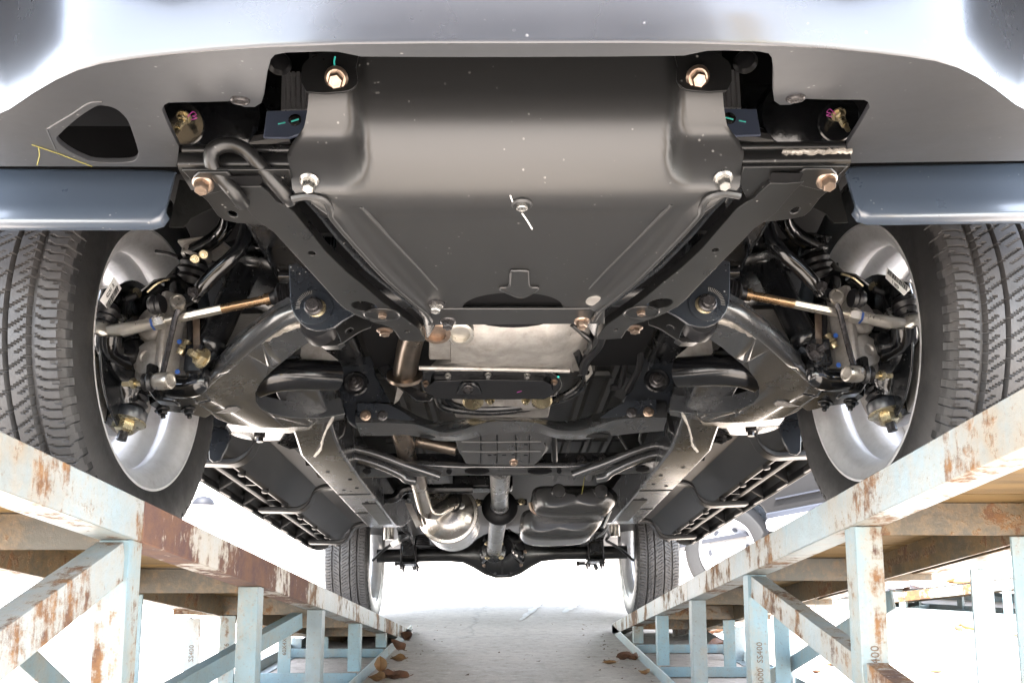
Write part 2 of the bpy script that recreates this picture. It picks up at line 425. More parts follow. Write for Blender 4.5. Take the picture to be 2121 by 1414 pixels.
# ------------------------------------------------------------------ the ramps
def angle_iron(m, a, b, w, t, d1, d2):          # an L section from a to b, its two legs along d1 and d2
    a, b, d1, d2 = V(a), V(b), V(d1), V(d2)
    prof = [V((0,0,0)), d1*w, d1*w + d2*t, d1*t + d2*t, d1*t + d2*w, d2*w]
    return m.loft([[a + p for p in prof], [b + p for p in prof]])
def build_ramp(label, side, xi, zt, sl, y0, y1, posts, seedv, main=True):
    """side -1 / +1: where the deck lies from the inner beam; zt - sl*y is the top of the inner beam"""
    rnd = random.Random(seedv)
    t = thing('loading_ramp', label, 'ramp', (xi, y1, 0), group='steel loading ramps')
    O = V((xi, y1, 0)); top = lambda y: zt - sl*y
    xo, xm = xi + side*.41, xi + side*.275
    W = lambda x, y, z: V((x, y, z)) - O
    sx = V((side, 0, 0)); up = V((0, 0, 1)); along = V((0, 1, -sl)).normalized(); nrm = V((0, sl, 1)).normalized()
    bh = .056
    def beam(x, sgn, matl, name, ya=y0, yb=y1):
        m = MB()
        prof = [V((0,0,0)), sgn*V((.004,0,0)), sgn*V((.004,0,0)) - up*(bh-.004), sgn*V((.05,0,0)) - up*(bh-.004), sgn*V((.05,0,0)) - up*bh, -up*bh]
        m.loft([[W(x, yy, top(yy)) + p for p in prof] for yy in (ya, yb)])
        return obj(name, m, matl, t, .0012, 1)
    # the inner side beam in three lengths, the middle one heavily rusted
    cuts = [y0, 1.13, 2.06, y1] if side < 0 else [y0, 1.52, 2.4, y1]
    mats = [M_BEAM, M_PAINTR, M_BEAM]
    for i in range(3):
        lab = {'label': 'heavily rusted length of the side beam'} if (i == 1 and main) else {}
        o = beam(xi, sx, mats[i] if side < 0 else (M_BEAM, M_BEAM, M_BEAM)[i], 'side_beam', cuts[i], cuts[i+1] - (.0015 if i < 2 else 0))
        if side < 0 and lab: o['label'] = lab['label']
    beam(xo, -sx, M_PAINTD, 'outer_beam'); 
    mb = MB(); mb.bar(W(xm, y0, top(y0)-.045), W(xm, y1-.15, top(y1-.15)-.045), .006, .055)
    o = obj('middle_beam', mb, M_PAINTD, t, .001, 1)
    # deck: planks across, their tops flush with the beams
    yy = y0; k = 0
    while yy < y1 - .05:
        w = .155 + rnd.uniform(-.008, .008); ye = min(yy + w, y1 - .004); m = MB()
        g_ = .0025
        xa, xb = xi + side*.006, xo - side*.006
        dz = rnd.uniform(-.0012, .0012)
        vs = []
        for (a, z) in ((yy, -.001), (ye-g_, -.001), (ye-g_, -.020), (yy, -.020)):
            for x in (xa, xb): vs.append(W(x, a, top(a) + z + dz))
        m.add(vs, [(0,1,3,2), (2,3,5,4), (4,5,7,6), (6,7,1,0), (0,2,4,6), (1,7,5,3)])
        obj('deck_plank', m, M_WOOD, t)
        yy = ye; k += 1
    # cross-beams, posts, ground rails at each post
    for i, py_ in enumerate(posts):
        zt_ = top(py_)
        if zt_ - bh > .05:
            m = MB(); a = W(xi + side*.008, py_ + .004, zt_ - .0225); b = W(xo - side*.008, py_ + .004, zt_ - .0225)
            prof = [V((0,0,0)), -up*.048, -up*.048 + V((0,.045,0)), -up*.044 + V((0,.045,0)), -up*.044 + V((0,.004,0)), V((0,.004,0))]
            m.loft([[a + p for p in prof], [b + p for p in prof]])
            obj('cross_beam', m, M_PAINTD, t, .001, 1)
            # inner post: an angle iron, one leg facing the camera end, the other facing the drive lane
            m = MB(); angle_iron(m, W(xi + side*.0045, py_, .042), W(xi + side*.0045, py_, zt_ - bh - .0015), .040, .0045, sx, V((0, .95, 0)))
            po = obj('post', m, M_PAINTB if i % 3 else M_PAINT, t, .0008, 1)
            if main and side > 0 and i in (1, 2):
                body = {1: '6000  SS400', 2: '4X6000  SS400'}[i]
                M = basis(W(xi + side*.0245, py_ - .0006, zt_*.5 - .02 + (.03 if i == 1 else 0)), (0, 0, 1), (-1, 0, 0))
                text_obj('stamped_text', body, 0.018, M_STAMP, po, M, .0003)
            for xx, yyy in ((xm, py_), (xo - side*.001, py_ + (.36 if side > 0 else .11))):
                if top(yyy) - bh < .06: continue
                m = MB(); angle_iron(m, W(xx, yyy, .001), W(xx, yyy, top(yyy) - .072), .042, .004, -sx, V((0, 1, 0)))
                po = obj('post', m, M_PAINTB if xx == xm else M_PAINT, t, .0008, 1)
                if main and side < 0 and i in (3, 4):
                    M = basis(W(xx + side*-.021, yyy - .0006, top(yyy)*.5), (0, 0, 1), (-1, 0, 0))
                    text_obj('stamped_text', '60X4X6' if xx == xm else 'SS400', .019, M_STAMP, po, M, .0003)
            m = MB(); m.loft([[p + q for q in (V((0,0,0)), V((0,.04,0)), V((0,.04,.004)), V((0,.004,.004)), V((0,.004,.034)), V((0,0,.034)))] for p in (W(xi + side*.012, py_ - .004, .004), W(xo - side*.006, py_ - .004, .004))])
            obj('ground_rail', m, M_PAINTB, t, .0008, 1)
    for xx, sg in ((xi, sx), (xo, -sx)):
        m = MB(); prof = [V((0,0,0)), sg*.045, sg*.045 + up*.004, sg*.004 + up*.004, sg*.004 + up*.040, up*.040]
        m.loft([[W(xx, y0, 0) + p for p in prof], [W(xx, y1 + .02, 0) + p for p in prof]])
        obj('ground_rail', m, M_PAINT, t, .001, 1)
    # braces, flat angle bars
    def brace(a, b, w=.045, mt=None, thick=.005, sgn=1):
        m = MB(); a, b = W(*a), W(*b); d = (b-a).normalized(); n_ = d.cross(sx).normalized()
        if n_.z < 0: n_ = -n_
        prof = [V((0,0,0)), n_*w*-1, n_*w*-1 + sx*thick, n_*-thick + sx*thick, n_*-thick + sx*w*.7, sx*w*.7]
        m.loft([[a + p for p in prof], [b + p for p in prof]])
        return obj('brace', m, mt or M_BEAM, t, .0008, 1)
    P_ = posts
    if main and side < 0:
        brace((xi-.010, P_[1]-.005, top(P_[1])-bh-.004), (xi-.010, .30, .22), .050)
        brace((xi-.052, P_[3]-.02, top(P_[3])-bh-.006), (xi-.33, 1.40, .10), .042, M_PAINTB)
        brace((xm-.012, 1.0, .56), (xm-.012, 1.88, .01), .040, M_PAINTB)
    elif main:
        brace((xi+.010, P_[2]-.005, top(P_[2])-bh-.004), (xi+.012, .30, .16), .045)
        brace((xm+.012, 1.75, .38), (xm+.012, 2.8, .01), .040, M_PAINTB)
        M = basis(W(xm - .0036, 1.62, top(1.62) - .045), (0, -1, sl), (0, 0, 1))
        text_obj('stamped_text', '60X60X4X6000  SS400', .021, M_STAMP, o, M, .0003)
    else:
        brace((xi+side*.010, P_[1], top(P_[1])-bh), (xi+side*.012, P_[2], .08), .045)
        brace((xo-side*.03, P_[2], top(P_[2])-bh-.02), (xo-side*.03, P_[3], .02), .040)
    return t
M_STAMP = mat('stamped_rust', (.085,.055,.035), .8)
RL = build_ramp('rusty pale blue steel ramp under the truck wheel, left of the drive lane', -1, -.500, CAM_H+.235, .1715, .25, 4.20, [-.04+.57*i for i in range(1, 7)], 3)
RR = build_ramp('pale steel ramp under the truck wheel, right of the drive lane', 1, .500, CAM_H+.278, .174, .25, 4.22, [.085+.57*i for i in range(1, 7)], 4)
RB = build_ramp('sunlit steel ramp under the parked car, the nearer of its two', 1, 0, .72, .172, .4, 4.1, [.55+.57*i for i in range(6)], 5, False)

# ------------------------------------------------------------------ the truck
truck = link('pickup_truck', None, None, None, label='black pickup truck seen from below, its front wheels up on two ramps', category='truck')
truck.matrix_world = TM
def both(name, m, material, parent=None, label=None, **k):
    a, b = parent if parent else (truck, truck)
    return obj(name, m, material, a, label=label, **k), obj(name, m.mirror(), material, b, label=label, **k)
def part(name, m, material, parent=None, **k): return obj(name, m, material, parent or truck, **k)
def plate(pts, ext, holes=()): return MB().prism(pts, ext, holes)
UP = V((0,0,1)); BACK = V((0,1,0)); FWD = V((0,-1,0)); DOWN = V((0,0,-1)); LEFT = V((-1,0,0))
def mpp(y): return y/FPX

# ---- wheels: one tyre, one rim, shared by all four
HUB_Y, HUB_Z, HUB_X, WB = 1.60, .37, .815, 3.095
def tyre_mesh():
    NT, pitch = 1584, 72
    side = [(-.098,.250), (-.104,.252), (-.110,.264), (-.1165,.292), (-.1165,.318), (-.1130,.338)]
    nsh = 3; nt = 46; pr = list(side)
    for i in range(nsh): pr.append((-.1115+.0035*i, .3445+.0055*i))
    for i in range(nt):
        x = -.101 + .202*i/(nt-1); pr.append((x, .3695 - .0048*abs(x/.101)**2.6))
    for i in range(nsh): pr.append((.1045+.0035*i, .3555-.0055*i))
    pr += [(-a, b) for a, b in reversed(side)]
    n0 = len(side); vs = []; n = len(pr)
    def depth(i, j):
        k = i - n0
        ph = (j % (NT//pitch))/(NT/pitch); jj = j // (NT//pitch)
        if k < nsh:
            return .0055 if ph < .42 else 0.
        k -= nsh
        if k >= nt: return .0055 if ph < .42 else 0.
        s = -1 + 2*k/(nt-1); a = abs(s); N_ = 22
        if abs(a - .24) < .030 or abs(a - .62) < .030: return .0085
        if a > .65:                     # shoulder ribs: fine cross sipes with a kink, a broken sipe running round
            q = (j + int(round(7*max(0, .80 - a)/.15))) % N_
            if q in (0, 1): return .007
            if q in (11, 12) and a > .73: return .006
            if a > .94 and q in (2, 3, 4, 5): return .0045
            return .004 if abs(a - .80) < .012 and (j % 9 > 3) else 0.
        if a > .27:                     # slanted ribs
            q = (j + int(round(a*46))) % N_
            if q in (0, 1): return .006
            if q in (11, 12) and a > .40: return .005
            return 0.
        q = (j + int(round(s*48))) % N_
        return .005 if q in (0, 1) and s > -.12 else (.005 if q == 12 and s < .08 else 0.)
    for j in range(NT):
        t = 2*PI*j/NT; c, sn = math.cos(t), math.sin(t)
        for i, (x, r) in enumerate(pr):
            rr = r - (depth(i, j) if n0 <= i < n-n0 else 0)
            vs.append((x, rr*c, rr*sn))
    fs = [(j*n+i, j*n+i+1, ((j+1) % NT)*n+i+1, ((j+1) % NT)*n+i) for j in range(NT) for i in range(n-1)]
    me = bpy.data.meshes.new('tyre'); me.from_pydata(vs, [], fs); me.update()
    me.shade_smooth(); me.set_sharp_from_angle(angle=R(32)); me.materials.append(M_RUB); me.materials.append(M_SIDEW)
    for k_, f_ in enumerate(me.polygons):
        i_ = k_ % (n-1)
        if i_ < n0 + 1 or i_ >= n - n0 - 2: f_.material_index = 1
    return me
def rim_mesh():         # inner side towards +x
    m = MB(); ax = V((1,0,0))
    pr = [(.262,.108), (.265,.102), (.256,.097), (.245,.092), (.232,.082), (.227,.070), (.222,.062), (.224,.048), (.231,.040), (.229,.030), (.214,.018), (.208,.004), (.205,-.030), (.206,-.060), (.214,-.074), (.231,-.084), (.245,-.092), (.258,-.100), (.262,-.108), (.254,-.109), (.229,-.092), (.208,-.078), (.198,-.062), (.198,-.030), (.201,.004), (.207,.020), (.2225,.032), (.2245,.038), (.217,.047), (.215,.062), (.220,.073), (.226,.086), (.237,.096), (.250,.102), (.255,.108)]
    m.lathe(pr + [pr[0]], (0,0,0), ax, 72, caps=False)
    holes = []
    for k in range(6):
        a0 = 2*PI*k/6; pts = []
        for (r, da) in ((.088,-.30), (.150,-.36), (.186,-.33), (.186,.33), (.150,.36), (.088,.30)):
            pts.append(V((-.066, r*math.cos(a0+da), r*math.sin(a0+da))))
        holes.append(pts)
    outer = [V((-.066, .203*math.cos(2*PI*k/60), .203*math.sin(2*PI*k/60))) for k in range(60)]
    m.prism(outer, (.016,0,0), holes)
    m.lathe([(.07,-.05), (.06,-.02), (.0,-.02)], (0,0,0), ax, 24, caps=False)
    return m
TYRE = tyre_mesh(); RIMM = rim_mesh().mesh('rim', M_RIM, 40)
def wheel(x, y, z, flip, cam_deg=0., toe=0.):
    w = link('wheel', None, truck, (x, y, z)); w.rotation_euler = (0, R(cam_deg), (PI if flip else 0) + R(toe)); w.empty_display_size = .1
    link('tyre', TYRE, w); link('rim', RIMM, w)
    m = MB(); m.tube([(.10,-.04,.222), (.13,-.045,.214), (.15,-.045,.205)], .0045, 8); obj('valve', m, M_BOOT, w)
    return w
wheel(-HUB_X, HUB_Y, HUB_Z, False); wheel(HUB_X, HUB_Y, HUB_Z, True)
wheel(-HUB_X, HUB_Y+WB, HUB_Z, False); wheel(HUB_X, HUB_Y+WB, HUB_Z, True)

# ---- bumper: face, underside valance, wheel deflectors
VA, VB = .081, .33                       # the valance's plane z = VA + VB*y
VN, VK = (0, -VB, 1), VA
edge_px = [(1066,90), (900,90), (720,92), (543,98), (440,105), (340,115), (270,123), (210,132), (160,146), (115,166), (70,192), (20,226), (0,235), (-60,262), (-140,292), (-240,322)]
edge = [LP(u, v, VN, VK) for u, v in edge_px]
def sym(pts): return [V((-p.x, p.y, p.z)) for p in reversed(pts)][:-1]   # pts end on the axis
edge[0].x = 0
line = [V((-p.x, p.y, p.z)) for p in reversed(edge[1:])] + edge        # right to left
rows = []
for (dy, dz) in ((0,0), (-.0012,.0014), (-.0022,.0050), (-.0045,.014), (-.008,.03), (-.010,.06), (-.012,.11), (-.010,.18), (-.004,.26), (.01,.34), (.05,.40)):
    rows.append([p + V((p.x*.02*dz/.1, dy, dz)) for p in line])
m = MB().sheet(rows, (0, .012, .004))
face = part('bumper_face', m, M_FACE, ang=40)
inner_px = [(0,345), (180,345), (366,346), (371,305), (350,262), (336,228), (340,218), (350,213), (420,212), (478,210), (492,217), (506,222), (528,222), (541,214), (547,196), (554,150), (561,124), (570,114), (590,110), (640,107), (700,108), (748,118), (900,119), (1066,119)]
inner = [LP(u, v, VN, VK) for u, v in inner_px]; inner[-1].x = 0
out = edge + [LP(-330, 345, VN, VK)] + inner[:-1]
half = out + [inner[-1]]
full = [V((-p.x, p.y, p.z)) for p in reversed(half[1:-1])]
poly = half + full
hole = [(118,291), (124,278), (160,246), (196,222), (214,219), (240,226), (262,246), (272,268), (286,312), (285,326), (276,334), (250,337), (198,336), (168,326), (138,310)]
hl = smooth([LP(u, v, VN, VK) for u, v in hole], 3, True)
m = MB().prism(poly, (0, .0, .007), [hl])          # only the left side has the oval opening
obj('bumper_valance', m, M_BUMP, truck, bevel=.003, seg=2)
# raised surround of the opening
s_px = [(100,268), (186,214), (212,210)]
m = MB().tube(smooth([LP(u, v, VN, VK) for u, v in ((122,324), (99,272), (103,264), (150,236), (184,214), (212,211))], 4), .0010, 6)
obj('opening_rim', m, M_BUMP, truck)
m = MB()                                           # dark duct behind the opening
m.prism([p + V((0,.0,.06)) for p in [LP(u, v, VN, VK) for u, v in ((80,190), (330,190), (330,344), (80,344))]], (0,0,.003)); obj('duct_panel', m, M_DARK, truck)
# wheel deflectors
def deflector(px):
    pts = [LY(u, v, 1.075) for u, v in px]
    ys = [0, -.006, -.014, -.016, -.012, -.004]
    rws = []
    for k, f in enumerate((0., .18, .45, .75, .93, 1.0)):
        rws.append([])
    return pts
top_l = [(-330,346), (-150,346), (0,346), (120,347), (250,348), (330,349), (352,350), (362,352)]
bot_l = [(-330,476), (-150,474), (0,470), (120,470), (250,470), (312,469), (334,462), (345,446)]
rows = []
for f, dy in ((0,.004), (.06,.0), (.35,-.002), (.65,-.005), (.90,-.008), (.965,-.006), (.99,-.002), (1.0,.006)):
    rows.append([LY(a[0]+(b[0]-a[0])*f, a[1]+(b[1]-a[1])*f, 1.072) + V((0, dy, 0)) for a, b in zip(top_l, bot_l)])
m = MB().sheet(rows, (0, .006, .001))
both('wheel_deflector', m, M_DEFL, bevel=.002, ang=50)
# push-in clips on the valance
for u, v in ((497,206),):
    c = LP(u, v, VN, VK); n = V(VN).normalized()*-1; m = MB()
    m.lathe([(.0098,0), (.0098,.0022), (.0085,.0034), (.0072,.0034), (.0068,.0026), (.0030,.0026)], c, n, 20); both('push_clip', m, M_DBOLT)
m = MB(); m.tube([LP(u, v, VN, VK-.0012) for u, v in ((66,300), (120,318), (190,345))], .0005, 5); m.tube([LP(u, v, VN, VK-.0012) for u, v in ((80,305), (82,322), (77,342))], .0005, 5)
obj('yellow_paint_mark', m, M_YELP, truck)

# ---- skid plate
def sstep(a, b, x):
    t = min(1, max(0, (x-a)/(b-a))); return t*t*(3-2*t)
SK_ = [(.805,.436), (.813,.400), (.817,.380), (.825,.356), (.84,.334), (.86,.316), (.885,.304), (.912,.300), (.96,.300)]
def skid_base(y):       # the plate's profile along the middle: flat at the rear, rolled up to a steep front face
    if y >= .94: return .300
    if y <= .805: return .436 + 4.5*(.805 - y)
    for k in range(len(SK_)-1):
        if SK_[k][0] <= y <= SK_[k+1][0]:
            (y1, z1), (y2, z2) = SK_[k], SK_[k+1]
            m1 = (SK_[k+1][1] - SK_[max(0,k-1)][1])/(SK_[k+1][0] - SK_[max(0,k-1)][0]) if k else -4.5
            k3 = min(len(SK_)-1, k+2); m2 = (SK_[k3][1] - z1)/(SK_[k3][0] - y1)
            h = y2-y1; t = (y-y1)/h
            return (2*t**3-3*t*t+1)*z1 + (t**3-2*t*t+t)*h*m1 + (-2*t**3+3*t*t)*z2 + (t**3-t*t)*h*m2
    return .300
def skid_z(x, y):
    z = skid_base(y); a = abs(x)
    # side pockets with the bolt flanges: recessed upwards
    dx = a - (.166 + .05*max(0, y-.80)); dy = (.884 - y)
    r = .035
    d = min(dx, dy) if (dx > r or dy > r) else r - math.hypot(max(0, r-dx), max(0, r-dy))
    z += .055*sstep(0, .022, d)
    # shallow trapezoid panel pressed into the flat bottom
    if y > .90:
        w = .208 - .28*(y - .91)
        dd = min(w - a, y - .917)
        z += .003*sstep(0, .011, dd)
    return z
vs_ = [110, 114, 118, 124, 132, 142, 154, 168, 182, 196, 210, 224, 238, 252, 264, 276, 286, 296, 304, 312, 319, 326, 333, 340, 347, 354, 362, 372, 382, 392, 400, 405, 410, 416, 424, 434, 446, 460, 476, 492, 510, 528, 546, 564, 582, 600, 616, 628, 638, 640]
def left_edge(v):
    tab = [(110,640), (189,640), (226,637), (262,631), (280,620), (300,604), (322,594), (345,600), (395,606), (420,636), (445,672), (480,697), (530,741), (560,771), (590,803), (620,838), (640,868), (672,884)]
    for (a, ua), (b, ub) in zip(tab, tab[1:]):
        if v <= b: return ua + (ub-ua)*(v-a)/(b-a)
    return tab[-1][1]
def axis_u(v):
    p = LS(1060, v, lambda x, y: skid_base(y)); a = V((0, p.y, p.z)); w = TM @ a - V((0,0,CAM_H))
    return U0 + FPX*w.x/(w.y*CP + w.z*SP)
rows = []; NC = 46
for v in vs_:
    ul, uc = left_edge(v), axis_u(v); row = []
    for i in range(NC):
        f = 1 - (1 - i/(NC-1))**1.0
        u = ul + (uc-ul)*f
        p = LS(u, v, skid_z)
        if v > 402:                                 # turned edge along the rails
            e = (u - ul)*mpp(p.y)
            p = p + V((0, 0, -.007*sstep(.004, .012, e)*(1 - sstep(.016, .026, e)) + .012*(1 - sstep(0, .006, e))))
        row.append(p)
    row[-1] = V((0, row[-1].y, row[-1].z))
    # semicircular cut-out at the rear edge
    rows.append(row)
rows2 = [[*r, *[V((-p.x, p.y, p.z)) for p in reversed(r[:-1])]] for r in rows]
# rear arc: pull the last rows forward in the middle
def arc_dy(x): return -.060*max(0, 1 - (x/.078)**2)**.5 if abs(x) < .078 else 0
n = len(rows2)
for k in range(1, 13):
    for j, p in enumerate(rows2[n-k]):
        d = arc_dy(p.x)
        if d: rows2[n-k][j] = V((p.x, p.y + d*(1 - (k-1)/12), p.z))
m = MB().sheet(rows2, (0, .0006, .0028))
skid = part('skid_plate', m, M_SKID, ang=60)
# rear flange strip
Zr = .300
m = plate(pz([(884,641), (905,640), (960,640), (1066,640), (1180,640), (1236,639), (1252,640), (1252,671), (1190,671), (1066,672), (960,673), (886,674)], Zr+.0005), (0,0,.004)); part('skid_rear_flange', m, M_SKID, skid, bevel=.001)
m = MB().prism(ellipse(LZ(1066, 640, .312), (.085,0,0), (0,.075,0), 24), (0,0,.002)); part('shade_disc', m, M_DARK, skid)  # flat near-black disc put in for the shade behind the cut-out
# stamped arrow
a_px = [(1058,560), (1064,558), (1090,558), (1093,562), (1094,584), (1097,590), (1104,592), (1113,592), (1113,596), (1100,605), (1086,612), (1072,612), (1054,605), (1037,597), (1037,592), (1047,592), (1055,588), (1057,580)]
m = plate([LS(u, v, skid_z) + V((0,0,-.0034)) for u, v in a_px], (0,0,.005)); part('stamped_arrow', m, M_SKID, skid, bevel=.0014, seg=3)
m = MB().tube(smooth([LS(u, v, skid_z) + V((0,0,-.0022)) for u, v in a_px], 2, True) + [LS(*a_px[0], skid_z) + V((0,0,-.0022))], .0019, 6); part('arrow_outline', m, M_SKID, skid)
# centre bolt in its washer
c = LS(1081, 423, skid_z); m = MB(); m.lathe([(.0128,-.001), (.0128,.001), (.0108,.0035), (.0088,.0028), (.007,.0028)], c, DOWN, 28); part('washer', m, M_SKID, skid)
m = MB(); m.lathe([(.0068,.0), (.0068,.006), (.0055,.0068), (.004,.0062), (.0018,.0060)], c, DOWN, 20); part('bolt', m, M_ZINC, skid)
m = MB(); c1 = LS(1056, 404, skid_z); m.tube([LS(u, v, skid_z) + V((0,0,-.0008)) for u, v in ((1057,404), (1060,412), (1063,420))], .0008, 5); m.tube([LS(u, v, skid_z) + V((0,0,-.0008)) for u, v in ((1081,440), (1092,456), (1102,473))], .0009, 5)
part('white_chalk_mark', m, M_WHITE, skid)
# bolt tabs at the top corners
tab_px = [(635,190), (624,150), (630,130), (650,116), (682,109), (720,108), (742,113), (737,140), (741,168), (730,183), (708,190)]
m = plate(smooth(py(tab_px, .792), 2, True), (0,.003,0)); tabs = both('bolt_tab', m, M_RAIL, (skid, skid), bevel=.0012)
def tri_bolt(u, v, y, ax, r, h, mt, par=None, stud=0., name='bolt', one=False):
    m = MB().bolt(LY(u, v, y), ax, r, h, stud)
    if one: return part(name, m, mt, par)
    return both(name, m, mt, par)
AXB = V((.06, -.62, -.78)).normalized()
tri_bolt(697, 162, .789, AXB, .0085, .017, M_COPP, tabs)
m = MB().bolt(LS(641, 374, skid_z), V((0,-.35,-.94)), .0078, .016); both('bolt', m, M_ZINC, (skid, skid))
m = MB().tube([LY(u, v, .790) for u, v in ((694,118), (692,128), (693,137))], .0010, 5); part('cyan_paint_mark', m, M_CYAN, tabs[0])
for (u, v, mt) in ((902,630,M_ZINC),):
    c = LZ(u, v, .303); m = MB().lathe([(.016,0), (.016,.002), (.013,.003)], c, DOWN, 22); part('washer', m, M_DBOLT, skid); m = MB().bolt(c, V((0,-.2,-1)), .0085, .014); part('bolt', m, mt, skid)
c = LZ(1235, 622, .303); m = MB().lathe([(.016,0), (.016,.002), (.009,.003)], c, DOWN, 22); part('washer', m, M_ALU, skid)
c = LZ(928, 664, .300); m = MB().bolt(c, V((0,-.3,-1)), .0085, .015); part('bolt', m, M_DBOLT, skid)
c = LZ(1205, 664, .300); m = MB().bolt(c, V((0,-.3,-1)), .0085, .015); part('bolt', m, M_COPP, skid)
# creases running back over the flat bottom
m = MB().tube([LS(u, v, skid_z) + V((0,0,.0012)) for u, v in ((748,428), (800,486), (870,560), (905,600))], .0030, 6); both('crease', m, M_SKID, (skid, skid))

# ---- cavity behind the bumper: core support, radiator, brackets, studs
m = MB(); m.box((0, 1.10, .62), (.62, .01, .50)); part('dark_backdrop', m, M_DARK)  # added black backdrop sheets that keep the cavity dark
m = MB(); m.box((-.62, 1.18, .70), (.60, .01, .36)); both('dark_backdrop', m, M_DARK)
m = MB(); m.box((0, 1.0, .80), (1.75, 1.9, .01)); part('bay_light_block', m, M_DARK)  # added black panel that stops light leaking in from above
m = MB(); m.sheet([py([(575,108), (615,108), (640,108)], 1.06), py([(572,180), (610,180), (640,180)], 1.04), py([(586,228), (615,228), (640,228)], 1.03)], (0,.004,0)); cs = both('core_support', m, M_DARK)
m = MB()
for k in range(5):
    a, b = LY(588 + 10*k, 150, 1.02), LY(586 + 11*k, 229, 1.02); m.bar(a, b, .0045, .004, FWD)
for k in range(20):
    a, b = LY(584, 152 + 3.9*k, 1.0205), LY(640, 154 + 3.9*k, 1.0205); m.bar(a, b, .0012, .003, FWD)
both('radiator_core', m, M_RADI, None)
m = plate(py([(552,230), (637,228), (637,272), (600,285), (545,284)], .985), (0,.004,0)); br = both('blue_grey_bracket', m, M_BLUE, None, bevel=.001)
c = LY(611, 250, .984); m = MB().lathe([(.0085,0), (.0085,.002), (.007,.003), (.003,.003)], c, FWD, 20); sc_ = both('screw', m, M_DBOLT, br)
m = MB().tube([LY(603, 252, .979), LY(619, 247, .979)], .0012, 5); m.tube([LY(576, 257, .984), LY(591, 254, .984)], .0011, 5); both('cyan_paint_mark', m, M_CYAN, br)
c = LY(381, 243, .96); m = MB().lathe([(.028,-.002), (.028,0), (.026,.0015)], c + V((-.005,.012,0)), V((0,-.8,-.6)), 28); wd = both('disc_washer', m, M_GLS, None)
m = MB(); dn = V((-.10,-.35,-.93)).normalized(); m.hexa(c, dn, .0075, .008); m.lathe([(.0095,-.002), (.0095,.001)], c, dn, 16); m.tube([c, c + dn*.026], .0040, 10); m.tube([c + dn*.024, c + dn*.036], .0031, 10)
for k in range(6): m.lathe([(.0042,.010+.0026*k), (.0049,.0113+.0026*k), (.0042,.0126+.0026*k)], c, dn, 10, False)
both('stud_bolt', m, M_GOLD, None)
m = MB(); cc = LY(402, 246, .955); m.tube(smooth([cc + V((a*.006, -.006, b*.006)) for a, b in ((-1,-.3), (0,1), (.8,.2), (0,-.1), (1,-.6), (-.2,-1))], 4), .0006, 4); both('pink_chalk_mark', m, M_PINK, wd)
m = MB().lathe([(.055,0), (.06,.02), (.05,.05), (.02,.06)], LY(470, 262, 1.06), V((.2,-1,-.3)), 24); both('horn', m, M_GLS)
m = MB().lathe([(.014,0), (.016,.004), (.012,.01), (.004,.012)], LY(578, 135, .93), V((.3,-1,-.2)), 18); both('rubber_plug', m, M_BOOT)
m = MB().tube(smooth(py([(430,300), (470,300), (560,285), (600,280)], 1.04), 3), .012, 10); both('hose', m, M_BOOT)

# ---- front cross tube with its end plates
pr = []
for k in range(5): pr.append((-.030 + .0, 0))
def ctube(yc, prof, x0, x1):
    return MB().loft([[V((x, yc + a, z)) for a, z in prof] for x in (x0, x1)])
TY_ = .893
Zt, Zb = LY(480, 291, TY_-.012).z, LY(480, 352, TY_-.014).z
prof = [(.004,Zt), (-.004,Zt-.0008), (-.010,Zt-.004), (-.0125,Zt-.009), (-.0115,Zt-.0135), (-.0085,Zt-.0155), (-.014,Zt-.0175), (-.0185,Zt-.0215), (-.0195,Zb+.007), (-.0175,Zb+.003), (-.013,Zb+.0006), (-.006,Zb), (.028,Zb), (.032,Zb+.004), (.032,Zt)]
xe = abs(LY(372, 325, TY_-.015).x)
m = ctube(TY_, prof, -xe, -.243); ct, ct2 = None, None
ct2, ct = both('front_cross_tube', m, M_RAIL, ang=60)
m = MB(); a, b = LY(1622, 316, TY_-.0185), LY(1764, 314, TY_-.0185); rr = random.Random(2)
pth = [a.lerp(b, k/24) + V((0, rr.uniform(-.0008,.0008), rr.uniform(-.0012,.0012))) for k in range(25)]
m.tube(pth, [.0034 + rr.uniform(-.0008,.0012) for _ in pth], 8); part('weld_bead', m, M_WELD, ct)
# gusset plates below the tube
gz = .318
g_px = [(376,353), (600,352), (606,384), (560,470), (540,467), (490,462), (462,456), (450,446), (430,418), (412,402), (408,386)]
holes = [ellipse(LZ(482, 444, gz), (.0055,0,0), (0,.008,0), 14)]
m = plate(pz(g_px, gz), (0,0,.004), holes); gus = both('gusset_plate', m, M_RAIL, None, bevel=.0012)
m = plate(pz([(400,368), (412,358), (470,357), (480,366), (476,392), (430,404), (405,398)], gz-.004), (0,0,.0035)); both('doubler_plate', m, M_RAIL, gus, bevel=.0012)
m = MB().bolt(LZ(421, 380, gz-.005), V((0,-.4,-.92)), .0082, .015); both('bolt', m, M_COPP, gus)

m = plate(pz([(472,366), (540,364), (543,378), (536,385), (478,384)], gz-.0046), (0,0,.0004)); both('rail_slot', m, M_DARK, gus)
